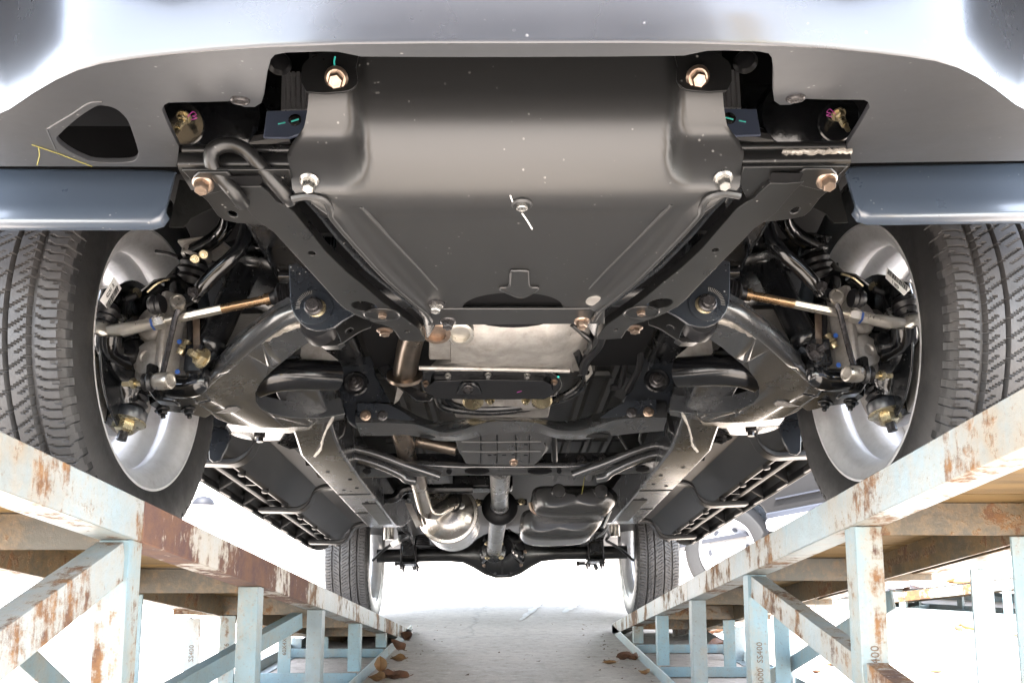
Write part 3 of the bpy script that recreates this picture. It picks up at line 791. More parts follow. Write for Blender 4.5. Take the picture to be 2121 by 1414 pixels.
# ---- converging lower rails
RZ = .312
r_px = [(469,384), (505,387), (541,386), (556,398), (573,418), (590,426), (608,439), (640,478), (676,523), (716,562), (756,595), (783,619), (820,647), (853,670), (866,680), (872,689), (880,700), (880,706), (860,707), (829,705), (823,694), (812,680), (794,673), (776,668), (759,662), (738,653), (716,641), (700,627), (670,593), (635,555), (600,517), (568,482), (545,466), (522,447), (498,415)]
holes = [ellipse(LZ(755, 635, RZ), (.0195,0,0), (.004,.020,0), 18), ellipse(LZ(646, 525, RZ), (.0052,0,0), (0,.0065,0), 12), ellipse(LZ(842, 687, RZ), (.0045,0,0), (0,.004,0), 10)]
m = plate(pz(r_px, RZ), (0,0,.016), holes)
rail = both('lower_rail', m, M_RAIL, None, bevel=.0078, seg=4)
# dimple with its bolt
c = LZ(792, 652, RZ-.0006); m = MB().lathe([(.030,.0), (.028,.0012), (.022,-.002), (.014,-.0035), (.0,-.004)], c, DOWN, 28, False)
for p in m.v: p.y = c.y + (p.y-c.y)*.85
both('dimple', m, M_RAIL, rail); m = MB().bolt(c + V((0,0,.003)), DOWN, .0072, .008); both('bolt', m, M_COPP, rail)
m = MB().bolt(LZ(797, 684, RZ+.05), DOWN, .010, .010); both('bolt', m, M_COPP, rail)
# inner upright flange of the rail and the edge seam of the skid plate
i_px = [(600,392), (628,414), (656,444), (700,500), (756,560), (806,600), (850,634), (876,660), (884,700)]
m = MB().sheet([pz(i_px, RZ-.004), [p + V((.018,.0,.035)) for p in pz(i_px, RZ-.004)]], (.004,.0,.003)); both('rail_flange', m, M_BLK, rail)
s_px = [(606,405), (640,400), (672,408), (684,428), (690,446), (740,505), (800,570), (850,615), (880,640), (892,660)]
m = MB().tube(smooth([LS(u, v, skid_z) + V((0,0,-.004)) for u, v in s_px], 3), .0045, 8); both('edge_seam', m, M_SKID, (skid, skid))
m = MB().prism(ellipse(LS(680, 440, skid_z) + V((0,0,-.004)), (.010,.014,0), (-.004,.004,0), 12), (0,0,.004)); both('drain_slot', m, M_DARK, (skid, skid))
# tow hook, left side only
hz = lambda u, v, z: LZ(u, v, z)
yl = lambda u, v: LZ(u, v, .303).y
hk = [LZ(503, 422, .304), LZ(486, 400, .304), LY(460, 370, .872), LY(440, 342, .862), LY(439, 316, .856), LY(457, 302, .854), LY(484, 301, .854), LY(511, 313, .856), LY(534, 338, .862), LY(560, 368, .872), LZ(590, 402, .305), LZ(600, 415, .306)]
m = MB().tube(smooth(hk, 5), .0086, 16); tow = part('tow_hook', m, M_RAIL)
m = MB(); m.tube(smooth(py([(500,386), (520,402), (548,432)], .985), 3), .004, 6); part('weld_bead', m, M_WELDB, tow)
M_STL = mat('dull_steel', (.34,.32,.29), .33, .85, var=.3, vscale=40, rvar=.1)

# ------------------------------------------------------------------ front suspension (left side measured, right side mirrored)
# wheel housings
m = MB(); hb = []
for k in range(15):
    a = PI*(.14 + .90*k/14); hb.append(V((0, HUB_Y - .47*math.cos(a), HUB_Z + .06 + .47*math.sin(a))))
m.sheet([[p + V((x,0,0)) for p in hb] for x in (-.92, -.58)], (0,0,.004)); both('wheel_arch_liner', m, M_DARK)
m = plate(py([(372,372), (410,380), (440,430), (418,440), (395,452), (380,470), (350,470)], 1.20), (0,.003,0)); both('splash_guard', m, M_FLOOR)
# brake disc, dust shield, knuckle, caliper
m = MB().lathe([(.150,0), (.150,.022), (.09,.022), (.09,.05), (.0,.05)], (-.79, HUB_Y, HUB_Z), (1,0,0), 48); both('brake_disc', m, M_ALU)
sh = [];
for k in range(29):
    a = R(-70 + 250*k/28); sh.append(V((-.745, HUB_Y - .160*math.cos(a), HUB_Z + .160*math.sin(a))))
m = MB().prism(sh + [V((-.745, HUB_Y + .05, HUB_Z - .05)), V((-.745, HUB_Y - .03, HUB_Z-.07))], (.004,0,0)); dsh = both('dust_shield', m, M_BLK, None, bevel=.001)
m = MB().lathe([(.075,0), (.070,.03), (.055,.05), (.050,.075), (.0,.078)], (-.735, HUB_Y, HUB_Z), (1,0,0), 28)
m.tube(smooth([V((-.69, HUB_Y-.01, HUB_Z+.02)), V((-.665, HUB_Y, HUB_Z+.10)), LY(372, 585, 1.60), LY(395, 560, 1.60)], 5), [.045]*6 + [.030]*5 + [.024]*5, 12)
m.tube(smooth([V((-.69, HUB_Y, HUB_Z-.03)), LY(262, 790, 1.56), LY(262, 835, 1.57)], 5), [.045]*4 + [.036]*4 + [.03]*3, 12)
m.tube(smooth([V((-.69, HUB_Y-.03, HUB_Z)), LY(235, 730, 1.48), LY(225, 690, 1.45)], 5), [.035]*5 + [.026]*6, 10)
both('steering_knuckle', m, M_GLS, None, ang=50)
# hub face with bolts
m = MB().lathe([(.062,0), (.062,.01), (.052,.014), (.0,.014)], LY(275, 735, 1.52), V((1,-.45,-.1)), 28); both('hub_cap', m, M_BLK)
# caliper: cast body in several lumps
cc_ = LY(340, 722, 1.53); Rz = Matrix.Rotation(R(-28), 3, 'Z')
m = MB().box(cc_, (.085, .07, .150), Rz); cal = both('brake_caliper', m, M_ALU, None, bevel=.018, seg=3, ang=50)
for dz in (.036, -.034):
    m = MB().lathe([(.034,-.03), (.034,.006), (.029,.012), (.012,.013), (.010,.010), (.0,.010)], cc_ + Rz @ V((.008,-.035,dz)), Rz @ V((.1,-1,0)), 28); both('piston_bore', m, M_ALU, cal, ang=50)
m = MB().box(cc_ + Rz @ V((.038,-.02,0)), (.018,.05,.19), Rz); both('caliper_bracket', m, M_ALU, cal, bevel=.005)
m = MB(); m.lathe([(.0045,0), (.0045,.002), (.0,.002)], LY(372, 708, 1.455), FWD, 12); both('blue_paint_mark', m, M_BLUEP, cal); m = MB().lathe([(.0045,0), (.0045,.002), (.0,.002)], LY(368, 770, 1.455), FWD, 12); both('blue_paint_mark', m, M_BLUEP, cal)
# label on the dust shield
for (px, txt, sd) in (([(207,622), (236,574), (252,597), (224,640)], '42291  R', 0), ([(1837,554), (1886,598), (1872,612), (1834,576)], '42301  L', 1)):
    q = [LX(u, v, -.725 if not sd else .725) for u, v in px]
    m = MB().prism(q, (-.0006 if not sd else .0006, 0, 0)); lb = obj('sticker', m, M_WHITE, dsh[sd])
    c = (q[0]+q[1]+q[2]+q[3])/4; ex = (q[1]-q[0]); ey = (q[0]-q[3]) if not sd else (q[1]-q[2])
    if sd: ex = -ex; ey = -ey
    M = basis(c + V((.0007 if not sd else -.0007,0,0)), ex, ey)
    if (M.to_3x3() @ V((0,0,1))).x * (1 if not sd else -1) < 0: M = basis(c + V((.0007 if not sd else -.0007,0,0)), ex, -ey)
    W_, H_ = ex.length, ey.length
    text_obj('printed_number', txt, H_*.34, M_INK, lb, M @ Matrix.Translation((0, H_*.18, 0)), .0002)
    m = MB(); rr = random.Random(5+sd); x = -W_*.42
    while x < W_*.40:
        w = rr.choice((.0009, .0016, .0024)); m.box((x, -H_*.22, .0002), (w, H_*.34, .0003)); x += w + rr.choice((.0010, .0017))
    for i in range(len(m.v)): m.v[i] = M @ m.v[i]
    obj('barcode', m, M_INK, lb)
# upper ball joint and upper arm
c = LY(392, 590, 1.60); ax = (LY(406, 530, 1.60) - LY(388, 600, 1.61)).normalized()
m = MB().lathe([(.024,0), (.030,.012), (.026,.020), (.031,.028), (.025,.036), (.029,.044), (.024,.052), (.020,.058)], c, ax, 24); ub = both('upper_ball_joint_boot', m, M_BOOT, None, ang=50)
m = MB().lathe([(.027,.056), (.031,.060), (.031,.072), (.024,.084), (.0,.088)], c, ax, 24)
m.prism([c + ax*.076 + V(p) for p in ((-.03,-.035,0), (.045,-.035,.01), (.06,.02,.01), (.02,.05,0), (-.03,.03,0))], ax*.006); uj = both('upper_ball_joint', m, M_ALU, ub, bevel=.001, ang=50); uj[1].data.materials[0] = M_BLK
for (u, v) in ((404,536), (422,527)):
    m = MB().bolt(LY(u, v, 1.55), V((.2,-.7,-.4)), .0065, .010, .008); part('bolt', m, M_GOLD, ub[0])
m = MB().tube(smooth([LY(392, 524, 1.58), LY(430, 505, 1.56), LY(455, 485, 1.54), LY(470, 462, 1.50), LY(474, 440, 1.47)], 5), .016, 12)
m.tube(smooth([LY(420, 530, 1.62), LY(470, 520, 1.72), LY(520, 500, 1.80)], 5), .018, 12); both('upper_control_arm', m, M_GLS)
# sway bar and link
m = MB().tube(smooth([LY(522, 440, 1.40), LY(512, 470, 1.395), LY(503, 505, 1.39), LY(478, 536, 1.39), LY(445, 566, 1.40), LY(418, 596, 1.41), LY(402, 622, 1.42)], 6), [.0135]*30 + [.013, .012, .011, .010, .009, .009, .009], 14)
m.bar(LY(412, 606, 1.412), LY(368, 632, 1.425), .022, .007, FWD); sb = both('sway_bar', m, M_GLS, None, ang=50)
top_, bot_ = LY(368, 628, 1.42), LY(337, 789, 1.43)
m = MB().tube([top_ + V((.002,0,-.012)), LY(362, 660, 1.425), LY(349, 720, 1.43), bot_ + V((0,-.004,.014))], .0052, 10); lk = both('sway_bar_link', m, M_DBOLT)
m = MB().lathe([(.012,-.012), (.0140,-.008), (.0140,.008), (.0125,.012), (.009,.0125), (.008,.011), (.0,.011)], top_, V((.35,-.9,.1)), 24); both('link_joint', m, M_STL, lk)
m = MB().lathe([(.0135,-.016), (.0155,-.010), (.0155,.014), (.0140,.017), (.011,.0175), (.010,.016), (.0,.0155)], bot_, V((1,-.32,-.05)), 24); both('link_joint', m, M_STL, lk)
m = MB().lathe([(.016,0), (.019,.006), (.015,.011), (.018,.017), (.014,.024)], top_ + V((-.026,0,-.002)), V((-1,.1,0)), 18); both('link_boot', m, M_BOOT, lk, ang=50); m = MB().lathe([(.014,0), (.018,.005), (.014,.010), (.016,.016)], bot_ + V((-.018,.004,.0)), V((-1,.1,0)), 18); both('link_boot', m, M_BOOT, lk, ang=50)
m = MB().hexa(bot_ + V((-.052,.01,0)), V((-1,.1,0)), .0095, .009); m.tube([bot_ + V((-.04,.01,0)), bot_ + V((-.076,.014,0))], .005, 8); both('nut', m, M_GOLD, lk)
m = MB().hexa(LY(396, 605, 1.40), V((.9,-.4,0)), .010, .010); both('nut', m, M_DBOLT, lk)
# tie rod
A, B = LY(212, 692, 1.455), LY(566, 617, 1.425)
d = B - A; L_ = d.length; d.normalize(); P_ = lambda f: A + d*(L_*f)
m = MB(); m.tube([P_(.0), P_(.05), P_(.10), P_(.24), P_(.30), P_(.315)], [.010, .0140, .0130, .0110, .0105, .0105], 16)
m.lathe([(.020,-.016), (.024,-.010), (.024,.010), (.020,.016), (.016,.018), (.015,.0165), (.006,.0165), (.0,.0155)], A + V((-.006,0,0)), V((.05,-.55,-.83)), 26)
tr = both('tie_rod_end', m, M_ROD, None, ang=45)
m = MB().hexa(P_(.31), d, .0140, .020); m.tube([P_(.35), P_(.40)], .0088, 12); both('lock_nut', m, M_ROD, tr)
m = MB().tube([P_(.36), P_(.62)], .0080, 14); m.tube([P_(.44), P_(.70)], .0088, 6); both('tie_rod', m, M_ROD, tr)
m = MB().tube([P_(.70), P_(.97)], .0084, 14); m.tube([P_(.955), P_(.995)], .0115, 14); both('tinted_rod', m, M_RODH, tr)
pb = P_(1.0); prf = [(.012,-.004), (.014,.006)]
for k in range(6): prf += [(.018+.0022*k, .010+.0085*k), (.0235+.0022*k, .0142+.0085*k)]
prf += [(.034,.064)]
m = MB().lathe(prf, pb, d, 28); both('rack_boot', m, M_BOOT, tr, ang=30)
m = MB().lathe([(.016,0), (.022,.006), (.017,.012), (.024,.02), (.019,.026), (.025,.034), (.022,.046), (.018,.050)], A + V((-.004,.003,.012)), V((.05,.15,1)), 24); both('ball_joint_boot', m, M_BOOT, tr, ang=50)
m = MB().lathe([(.019,.052), (.020,.056), (.020,.075), (.012,.078)], A + V((-.004,.003,.012)), V((.05,.15,1)), 16); both('steering_arm', m, M_GLS, tr)
m = MB().lathe([(.0127,0), (.0127,.012)], P_(.295), d, 6); both('blue_paint_mark', m, M_BLUEP, tr)
# brake hose with its copper strap, brackets
m = MB().prism(py([(399,660), (413,660), (414,738), (400,738)], 1.47), (0,.003,0)); both('copper_strap', m, M_COPP, None, bevel=.001)
m = MB().tube(smooth(py([(398,640), (394,670), (396,700), (388,712)], 1.50), 4), .0075, 10); hs = both('brake_hose', m, M_BOOT)
m = MB().lathe([(.0085,0), (.0085,.012), (.0095,.014), (.0085,.016), (.0095,.020), (.0080,.022), (.0075,.030)], LY(389, 706, 1.49), (LY(376, 728, 1.49) - LY(389, 706, 1.49)), 14); both('hose_fitting', m, M_GOLD, hs)
m = MB().hexa(LY(419, 742, 1.455), V((-.5,-.85,.1)), .0155, .013); m.lathe([(.0195,-.002), (.0195,.001)], LY(419, 742, 1.455), V((-.5,-.85,.1)), 20); q = LY(416, 742, 1.455); m.tube([q, q + V((-.012,-.024,.004))], .0075, 10); ab_ = both('arm_bolt', m, M_GOLD, None); ab_[1].data.materials[0] = M_DBOLT; ab_[1]['label'] = 'black bolt of the right lower arm'
m = MB().bolt(LY(280, 607, 1.55), V((.5,-.8,0)), .008, .012); both('bolt', m, M_GOLD, dsh); m = MB().bolt(LY(250, 663, 1.50), V((.5,-.8,0)), .008, .010); both('bolt', m, M_ZINC, dsh)
# arched brake bracket
m = MB().sheet([[LY(u, v, 1.56) for u, v in ((262,640), (282,606), (318,578), (360,570), (380,580))], [LY(u, v, 1.60) for u, v in ((310,662), (330,625), (350,600), (375,594), (390,600))]], (.004,.004,-.004)); both('brake_bracket', m, M_GLS, dsh, bevel=.002)
m = MB().tube(smooth(py([(256,660), (258,625), (268,618), (284,612)], 1.52), 4), .0075, 8); both('sensor_cable', m, M_BOOT, dsh)
m = MB().tube(smooth(py([(305,605), (325,588), (345,580), (352,579)], 1.545), 4), .0022, 6); both('yellow_cable', m, M_YELO if False else M_GOLD, dsh)
# shock absorber with coil spring
sa, sb_ = LY(545, 480, 1.56), LY(418, 752, 1.50)
dv = (sb_ - sa).normalized(); Ls = (sb_-sa).length
m = MB().tube([sa + dv*Ls*f for f in (.10, .62, .86, .93)], [.027, .027, .027, .022], 20); m.lathe([(.030,-.004), (.031,.002), (.029,.012), (.022,.018)], sa + dv*Ls*.87, dv, 24); m.box(sb_ + V((-.006,-.01,0)), (.03,.04,.05)); shk = both('shock_absorber', m, M_BLK, None, ang=50)
ca, cb = sa + V((.035,.08,.10)), sa + dv*Ls*.38 + V((.025,.05,0)); dd = cb - ca; a_ = dd.orthogonal().normalized(); b_ = dd.normalized().cross(a_)
pth = [ca + dd*(k/110) + (a_*math.cos(2*PI*k/22) + b_*math.sin(2*PI*k/22))*.070 for k in range(111)]
m = MB().tube(pth, .0085, 8); both('coil_spring', m, M_GLS, shk, ang=60)
m = MB().lathe([(.030,0), (.072,-.004), (.085,-.012), (.088,-.02), (.084,-.024)], cb + dd.normalized()*.005, dd, 32); both('spring_seat', m, M_BLK, shk, ang=50)
# strut tower and other black pieces behind the rail
m = plate(py([(553,468), (600,472), (640,545), (610,570), (585,572), (556,540)], 1.36), (0,.004,0)); both('tower_plate', m, M_GLS, None, bevel=.002)
m = MB().tube(smooth(py([(550,470), (556,520), (576,570)], 1.352), 3), .0035, 6); m.tube(py([(580,573), (606,573)], 1.35), .012, 12); both('plate_edge', m, M_GLS)
m = MB().box((0, 1.62, .50), (.62, .50, .10)); part('engine_lower_block', m, M_DARK)
m = MB()
for x in (-1,): m.box((-.40, 1.75, .56), (.10, 1.3, .14))
both('front_frame_rail', m, M_BLK, None, bevel=.015)
m = MB().tube(smooth([LY(500, 470, 1.5), LY(560, 470, 1.5), LY(600, 500, 1.5)], 3), .02, 10); both('cross_pipe', m, M_GLS)
# steering rack housing
m = MB().tube([LY(612, 612, 1.46), LY(1066-0, 600, 1.50)], .030, 16); both('steering_rack', m, M_BLK)

# lower control arm: a stamped plate in the plane through ball joint and both pivots
p0, p1, p2 = LY(300, 845, 1.60), LY(655, 655, 1.40), LY(730, 815, 1.80)
AN = (p1-p0).cross(p2-p0).normalized()
if AN.z > 0: AN = -AN
AK = AN.dot(p0)
arm_px = [(692,672), (668,690), (640,709), (612,728), (590,746), (568,764), (550,781), (536,798), (529,815), (530,832), (540,846), (560,856), (590,863), (630,866), (670,865), (714,857), (712,868), (680,874), (640,881), (590,886), (530,885), (480,879), (448,866), (425,846), (400,830), (398,814), (420,802), (442,790), (470,762), (505,730), (540,702), (575,675), (610,655), (650,646), (684,655)]
hls = [ellipse(LP(560,757,AN,AK), (.006,0,0), (0,.006,.003), 12), ellipse(LP(572,865,AN,AK), (.005,0,0), (0,.006,.002), 12), ellipse(LP(652,873,AN,AK), (.008,0,0), (0,.007,.002), 12), ellipse(LP(422,832,AN,AK), (.0155,0,.004), (.0,.016,.004), 18)]
m = plate(pp(arm_px, AN, AK), -AN*.042, hls); arm = both('lower_control_arm', m, M_ARM, None, bevel=.011, seg=4, ang=50)
# the pressed upper ridge of the front leg
rg = [LP(u, v, AN, AK) - AN*-.004 for u, v in ((430,790), (462,758), (505,718), (548,684), (592,656), (640,640))]
m = MB().tube(smooth([p - AN*.006 for p in rg], 4), [.010]*4 + [.017]*18, 14); both('pressed_ridge', m, M_ARM, arm, ang=60)
wl = smooth([LP(u, v, AN, AK) + AN*.004 for u, v in ((424,800), (452,774), (490,738), (520,712), (552,694), (590,676), (622,668))], 5); rr = random.Random(4)
m = MB().tube([p + V((rr.uniform(-1,1), rr.uniform(-1,1), rr.uniform(-1,1)))*.0006 for p in wl[:16]], [.0045 + rr.uniform(-.001,.001) for _ in wl[:16]], 8); both('painted_weld_bead', m, M_WELDB, arm)
m = MB().tube([p + V((rr.uniform(-1,1), rr.uniform(-1,1), rr.uniform(-1,1)))*.0008 for p in wl[16:]], [.0068 + rr.uniform(-.0015,.002) for _ in wl[16:]], 8); both('weld_bead', m, M_WELD, arm)
m = plate([p + AN*.0007 for p in pp([(452,850), (475,841), (490,840), (499,846), (488,852), (462,854), (440,853)], AN, AK)], AN*.0016); both('weld_bead', m, M_WELDB, arm, bevel=.0006)
m = MB()
for k in range(2):
    q = LP(336+54*k, 849, AN, AK); m.bolt(q, AN, .010, .010, .008)
m.prism([LP(u, v, AN, AK) - AN*.001 for u, v in ((310,838), (330,828), (400,828), (440,858), (425,866), (380,856), (330,852))], -AN*.02); both('ball_joint_flange', m, M_BLK, arm, bevel=.002)
# lower ball joint
c = LY(276, 826, 1.58); ax = (LY(258, 890, 1.575) - LY(280, 815, 1.585)).normalized()
m = MB().lathe([(.020,-.012), (.028,-.004), (.024,.002), (.030,.010), (.026,.016), (.030,.022)], c, ax, 26); bj = both('lower_ball_joint_boot', m, M_BOOT, None, ang=40)
m = MB().lathe([(.026,.022), (.034,.026), (.034,.046), (.030,.052), (.0,.052)], c, ax, 26); both('ball_joint_housing', m, M_BLUB, bj, ang=40)
m = MB().lathe([(.036,.050), (.036,.053), (.030,.055)], c + ax*-.002, ax, 26); m.hexa(c + ax*.053, ax, .0185, .018); both('castle_nut', m, M_GOLD, bj); m = MB().tube([c + ax*.06, c + ax*.087], .0095, 12); both('threaded_stud', m, M_DBOLT, bj)
m = MB().lathe([(.020,0), (.022,.004), (.018,.02), (.0,.022)], LY(272, 800, 1.57), V((.3,-.5,.8)), 18); both('cotter_cap', m, M_ROD, bj)
m = MB().tube(smooth(py([(240,740), (242,800), (236,850), (225,880)], 1.56), 4), .013, 8); both('knuckle_rib', m, M_GLS)
# bump stop bracket where the arm meets the link
m = plate(py([(302,755), (310,750), (326,756), (322,800), (330,820), (364,824), (362,832), (320,828), (300,800)], 1.46), (0,.03,0)); both('link_bracket', m, M_GLS, arm, bevel=.003)
m = MB().tube(smooth(py([(350,800), (390,800), (410,790), (408,760)], 1.50), 5), .022, 12); both('arm_end', m, M_GLS, arm, ang=60)

# pivot bracket with cam bolt
b_px = [(598,548), (615,545), (640,560), (690,610), (735,650), (712,664), (694,678), (676,683), (652,684), (634,678), (620,668), (610,654), (603,636), (600,610)]
m = plate(py(b_px, 1.30), (0,.005,0)); pv = both('pivot_bracket', m, M_BLUB, None, bevel=.0016)
c = LY(650, 636, 1.299)
m = MB().lathe([(.0315,0), (.0315,.0018), (.029,.0022)], c, FWD, 36); cam_ = both('cam_plate', m, M_BLUB, pv)
m = MB()
for k in range(15):
    a = R(100 + 6.2*k); e = V((math.cos(a), 0, math.sin(a))); m.bar(c + e*.0225 + FWD*.0024, c + e*.0295 + FWD*.0024, .0007, .0005, FWD)
both('graduation_marks', m, M_ALU, cam_)
c2 = LY(655, 638, 1.297); m = MB().lathe([(.0165,0), (.0165,.0028), (.014,.004)], c2, FWD, 24); both('washer', m, M_GOLD, cam_)
m = MB().lathe([(.0150,.002), (.0155,.004), (.0155,.010), (.013,.012), (.0105,.012), (.0105,.0165), (.009,.018), (.0,.018)], c2 + V((-.003,0,0)), FWD, 22); both('cam_bolt', m, M_DBOLT, cam_)
m = plate(py([(692,676), (734,652), (770,668), (768,678), (752,684), (740,690), (708,712), (699,690)], 1.40), (0,.004,0), [ellipse(LY(723,685,1.40), (.007,0,.004), (-.002,0,.004), 12)]); both('brace_bracket', m, M_RAIL, None, bevel=.001)
m = MB().sheet([py([(694,679), (735,652), (775,668)], 1.40), py([(688,660), (728,636), (770,650)], 1.47)], (0,0,.004)); both('brace_fold', m, M_RAIL)
m = plate(py([(645,700), (690,704), (712,708), (700,716), (670,716)], 1.43), (0,.02,0)); both('bracket_foot', m, M_RAIL, None, bevel=.004)
m = MB().lathe([(.026,0), (.030,.006), (.030,.04)], LY(655, 668, 1.395), BACK, 24); both('pivot_bushing', m, M_BOOT)
m = plate(py([(626,690), (700,745), (696,752), (640,757), (622,738)], 1.75), (0,.004,0)); both('silver_shield', m, M_ALU)
m = MB().lathe([(.030,0), (.030,.035), (.0,.036)], LY(588, 738, 1.85), V((-.2,-.5,-.9)), 24); bs = both('bump_stop', m, M_GLS)
m = MB().lathe([(.029,.036), (.028,.038), (.0,.0385)], LY(588, 738, 1.85), V((-.2,-.5,-.9)), 24); both('stop_face', m, M_WHITE, bs)
m = plate(py([(655,778), (675,732), (680,733), (684,775), (684,800), (650,800)], 1.95), (0,.10,0)); both('frame_gusset', m, M_BLK, None, bevel=.003)
m = MB().tube(smooth([LP(u, v, AN, AK) - AN*.03 for u, v in ((536,818), (575,806), (630,802), (700,804))], 4), .034, 14); both('arm_rear_leg', m, M_GLS, arm, ang=60)

# ------------------------------------------------------------------ engine, gearbox, exhaust
m = MB()
def gsurf(px0, y0, z0, px1, y1, z1): pass
def gz_(x, y):
    a = abs(x + .005)/.17; z = .405 + .055*max(0, a - .55)**1.5*2.2
    z += .03*max(0, (1.655 - y)/.06)**2 if y < 1.655 else 0
    return z + .004*math.sin(x*38)*math.sin(y*16)
rows = []
for j in range(13):
    v = 662 + (768-662)*j/12; row = []
    l0 = 934 if v < 756 else 872
    for i in range(21):
        u = l0 + (1232 - l0)*i/20; row.append(LS(u, v, gz_, 1.2, 2.6))
    rows.append(row)
m = MB().sheet(rows, (0,0,.12)); tm = part('transmission_case', m, M_ALU, ang=55)
m = MB().tube([LS(u, v, gz_, 1.2, 2.6) for u, v in ((1180,690), (1186,768))], .004, 8); part('casting_rib', m, M_ALU, tm)
m = MB().tube([LZ(u, v, .400) for u, v in ((868,762), (1000,764), (1180,768))], .005, 8); part('casting_rib', m, M_ALU, tm)
q = [LZ(u, v, .42) for u, v in ((890,680), (936,680), (936,748), (888,748))]; m = MB().prism(q, (0,0,.09)); part('casting_boss', m, M_ALU, tm, bevel=.010)
PN = V((0, -.62, -.78)).normalized(); pc = LY(1020, 800, 1.90); PK = PN.dot(pc)
pan_px = [(872,776), (876,770), (900,767), (1000,765), (1124,766), (1150,777), (1161,786), (1162,800), (1152,812), (1140,820), (1050,821), (905,820), (884,815), (876,800)]
m = plate(pp(pan_px, PN, PK), -PN*.02); pan = part('oil_pan', m, M_GLS, bevel=.004, seg=3)
m = MB().tube([q + PN*.0005 for q in smooth(pp(pan_px, PN, PK), 3, True)] + [pp(pan_px, PN, PK)[0] + PN*.0005], .0022, 6); part('pan_rim_glint', m, M_TANK, pan)  # lighter tube added for the highlight along the flange
in_px = [(892,786), (900,779), (950,777), (1000,776), (1125,778), (1140,786), (1145,800), (1138,811), (1125,816), (1000,817), (900,815), (892,806)]
m = plate(pp(in_px, PN, PK), PN*.022); part('pan_body', m, M_GLS, pan, bevel=.009, seg=4, ang=60)
m = plate([p + PN*.012 for p in pp([(945,805), (952,785), (962,778), (982,778), (992,786), (1000,805)], PN, PK)], PN*.018); part('drain_boss', m, M_BLK, pan, bevel=.004, seg=3)
m = MB().lathe([(.0125,0), (.0125,.004), (.0105,.005), (.0105,.002), (.0,.002)], LP(970,791,PN,PK) + PN*.0305, PN, 24); m.hexa(LP(970,792,PN,PK) + PN*.030, PN, .0085, .006); part('drain_plug', m, M_DBOLT, pan)
for u, v, mt in ((928,777,M_ZINC), (1011,775,M_ZINC), (1092,777,M_ZINC), (882,793,M_COPP), (1148,790,M_COPP), (975,818,M_COPP), (1050,817,M_COPP), (1125,816,M_COPP), (900,817,M_COPP), (877,815,M_GOLD)):
    m = MB().bolt(LP(u,v,PN,PK) + PN*.001, PN, .0055, .010); part('bolt', m, mt, pan)
m = MB()
for u, v in ((1014,763), (1094,761), (1156,778)): m.lathe([(.003,0), (.003,.001), (.0,.001)], LP(u,v,PN,PK) + PN*.004, PN, 8)
part('cyan_paint_mark', m, M_CYAN, tm)
m = MB().tube([LP(1070,802,PN,PK) + PN*.022, LP(1080,799,PN,PK) + PN*.022], .0008, 4); part('pink_chalk_mark', m, M_PINK, pan)
# lower front of the gearbox under the pan
m = MB(); m.sheet([[LY(u, v, 1.99) for u, v in ((935,820), (1000,820), (1060,820), (1140,820))], [LY(u, v, 2.02) for u, v in ((940,846), (1000,848), (1060,848), (1140,846))]], (0,.08,.0)); part('gearbox_front', m, M_ALU, tm, bevel=.004)
for u, v, r in ((980,826,.026), (1122,824,.026)):
    m = MB().lathe([(r,0), (r,.012), (r*.8,.016), (r*.3,.016)], LY(u, v, 1.98), V((0,-.5,-.85)), 20); part('round_plug', m, M_GOLD, tm)
for u, v in ((1015,828), (1089,828)):
    m = MB().bolt(LY(u, v, 1.975), V((0,-.5,-.85)), .008, .012); part('bolt', m, M_GOLD, tm)
m = plate(py([(1024,832), (1043,831), (1042,841), (1023,841)], 1.965), (0,.003,0)); part('clip', m, M_ALU, tm)
# copper-coloured pulley rings
for u, v in ((953,682), (905,680)):
    m = MB().lathe([(.026,0), (.026,.014), (.022,.016), (.018,.016), (.018,.006), (.0,.006)], LZ(u, v, .37), V((0,-.45,-.9)), 28); part('idler_pulley', m, M_COPP if u < 920 else M_ROD)
# hoses and lines on the right of the gearbox
def tb(name, pts, r, mt, k=5, n=10, **kw):
    return part(name, MB().tube(smooth([LY(u, v, y) for u, v, y in pts], k), r, n), mt, **kw)
tb('coolant_line', [(1185,672,1.60), (1205,690,1.64), (1222,705,1.68), (1220,722,1.70), (1212,730,1.72)], .0055, M_LINE)
tb('coolant_line', [(1230,672,1.60), (1236,700,1.66), (1222,725,1.72), (1212,740,1.75)], .0055, M_LINE)
tb('vent_hose', [(1250,680,1.62), (1240,715,1.70), (1215,745,1.75), (1208,770,1.80)], .010, M_BOOT)
tb('cooler_hose', [(1195,730,1.72), (1204,756,1.80), (1212,778,1.86), (1196,802,1.92), (1160,822,1.98), (1100,838,2.02), (1040,846,2.02), (980,846,2.02), (940,838,2.0), (925,822,1.98), (922,812,1.96)], .0085, M_BLK)
tb('cooler_hose', [(1214,770,1.84), (1210,795,1.90), (1180,820,1.96), (1110,842,2.03), (1030,853,2.04), (960,851,2.02), (918,843,2.0), (906,826,1.98), (904,815,1.96)], .0085, M_BLK)
tb('hanging_hose', [(1300,700,1.75), (1296,740,1.85), (1290,780,1.92), (1282,800,1.96), (1265,802,1.96)], .008, M_BOOT)
tb('hanging_hose', [(1328,700,1.75), (1324,760,1.85), (1310,790,1.92), (1300,810,1.96)], .008, M_BOOT)
m = plate(py([(1304,695), (1322,695), (1316,745), (1298,745)], 2.0), (0,.004,0)); part('bronze_strap', m, M_COPP)
m = plate(py([(1212,765), (1224,755), (1228,772), (1214,790)], 1.84), (0,.003,0)); part('hose_bracket', m, M_ALU)
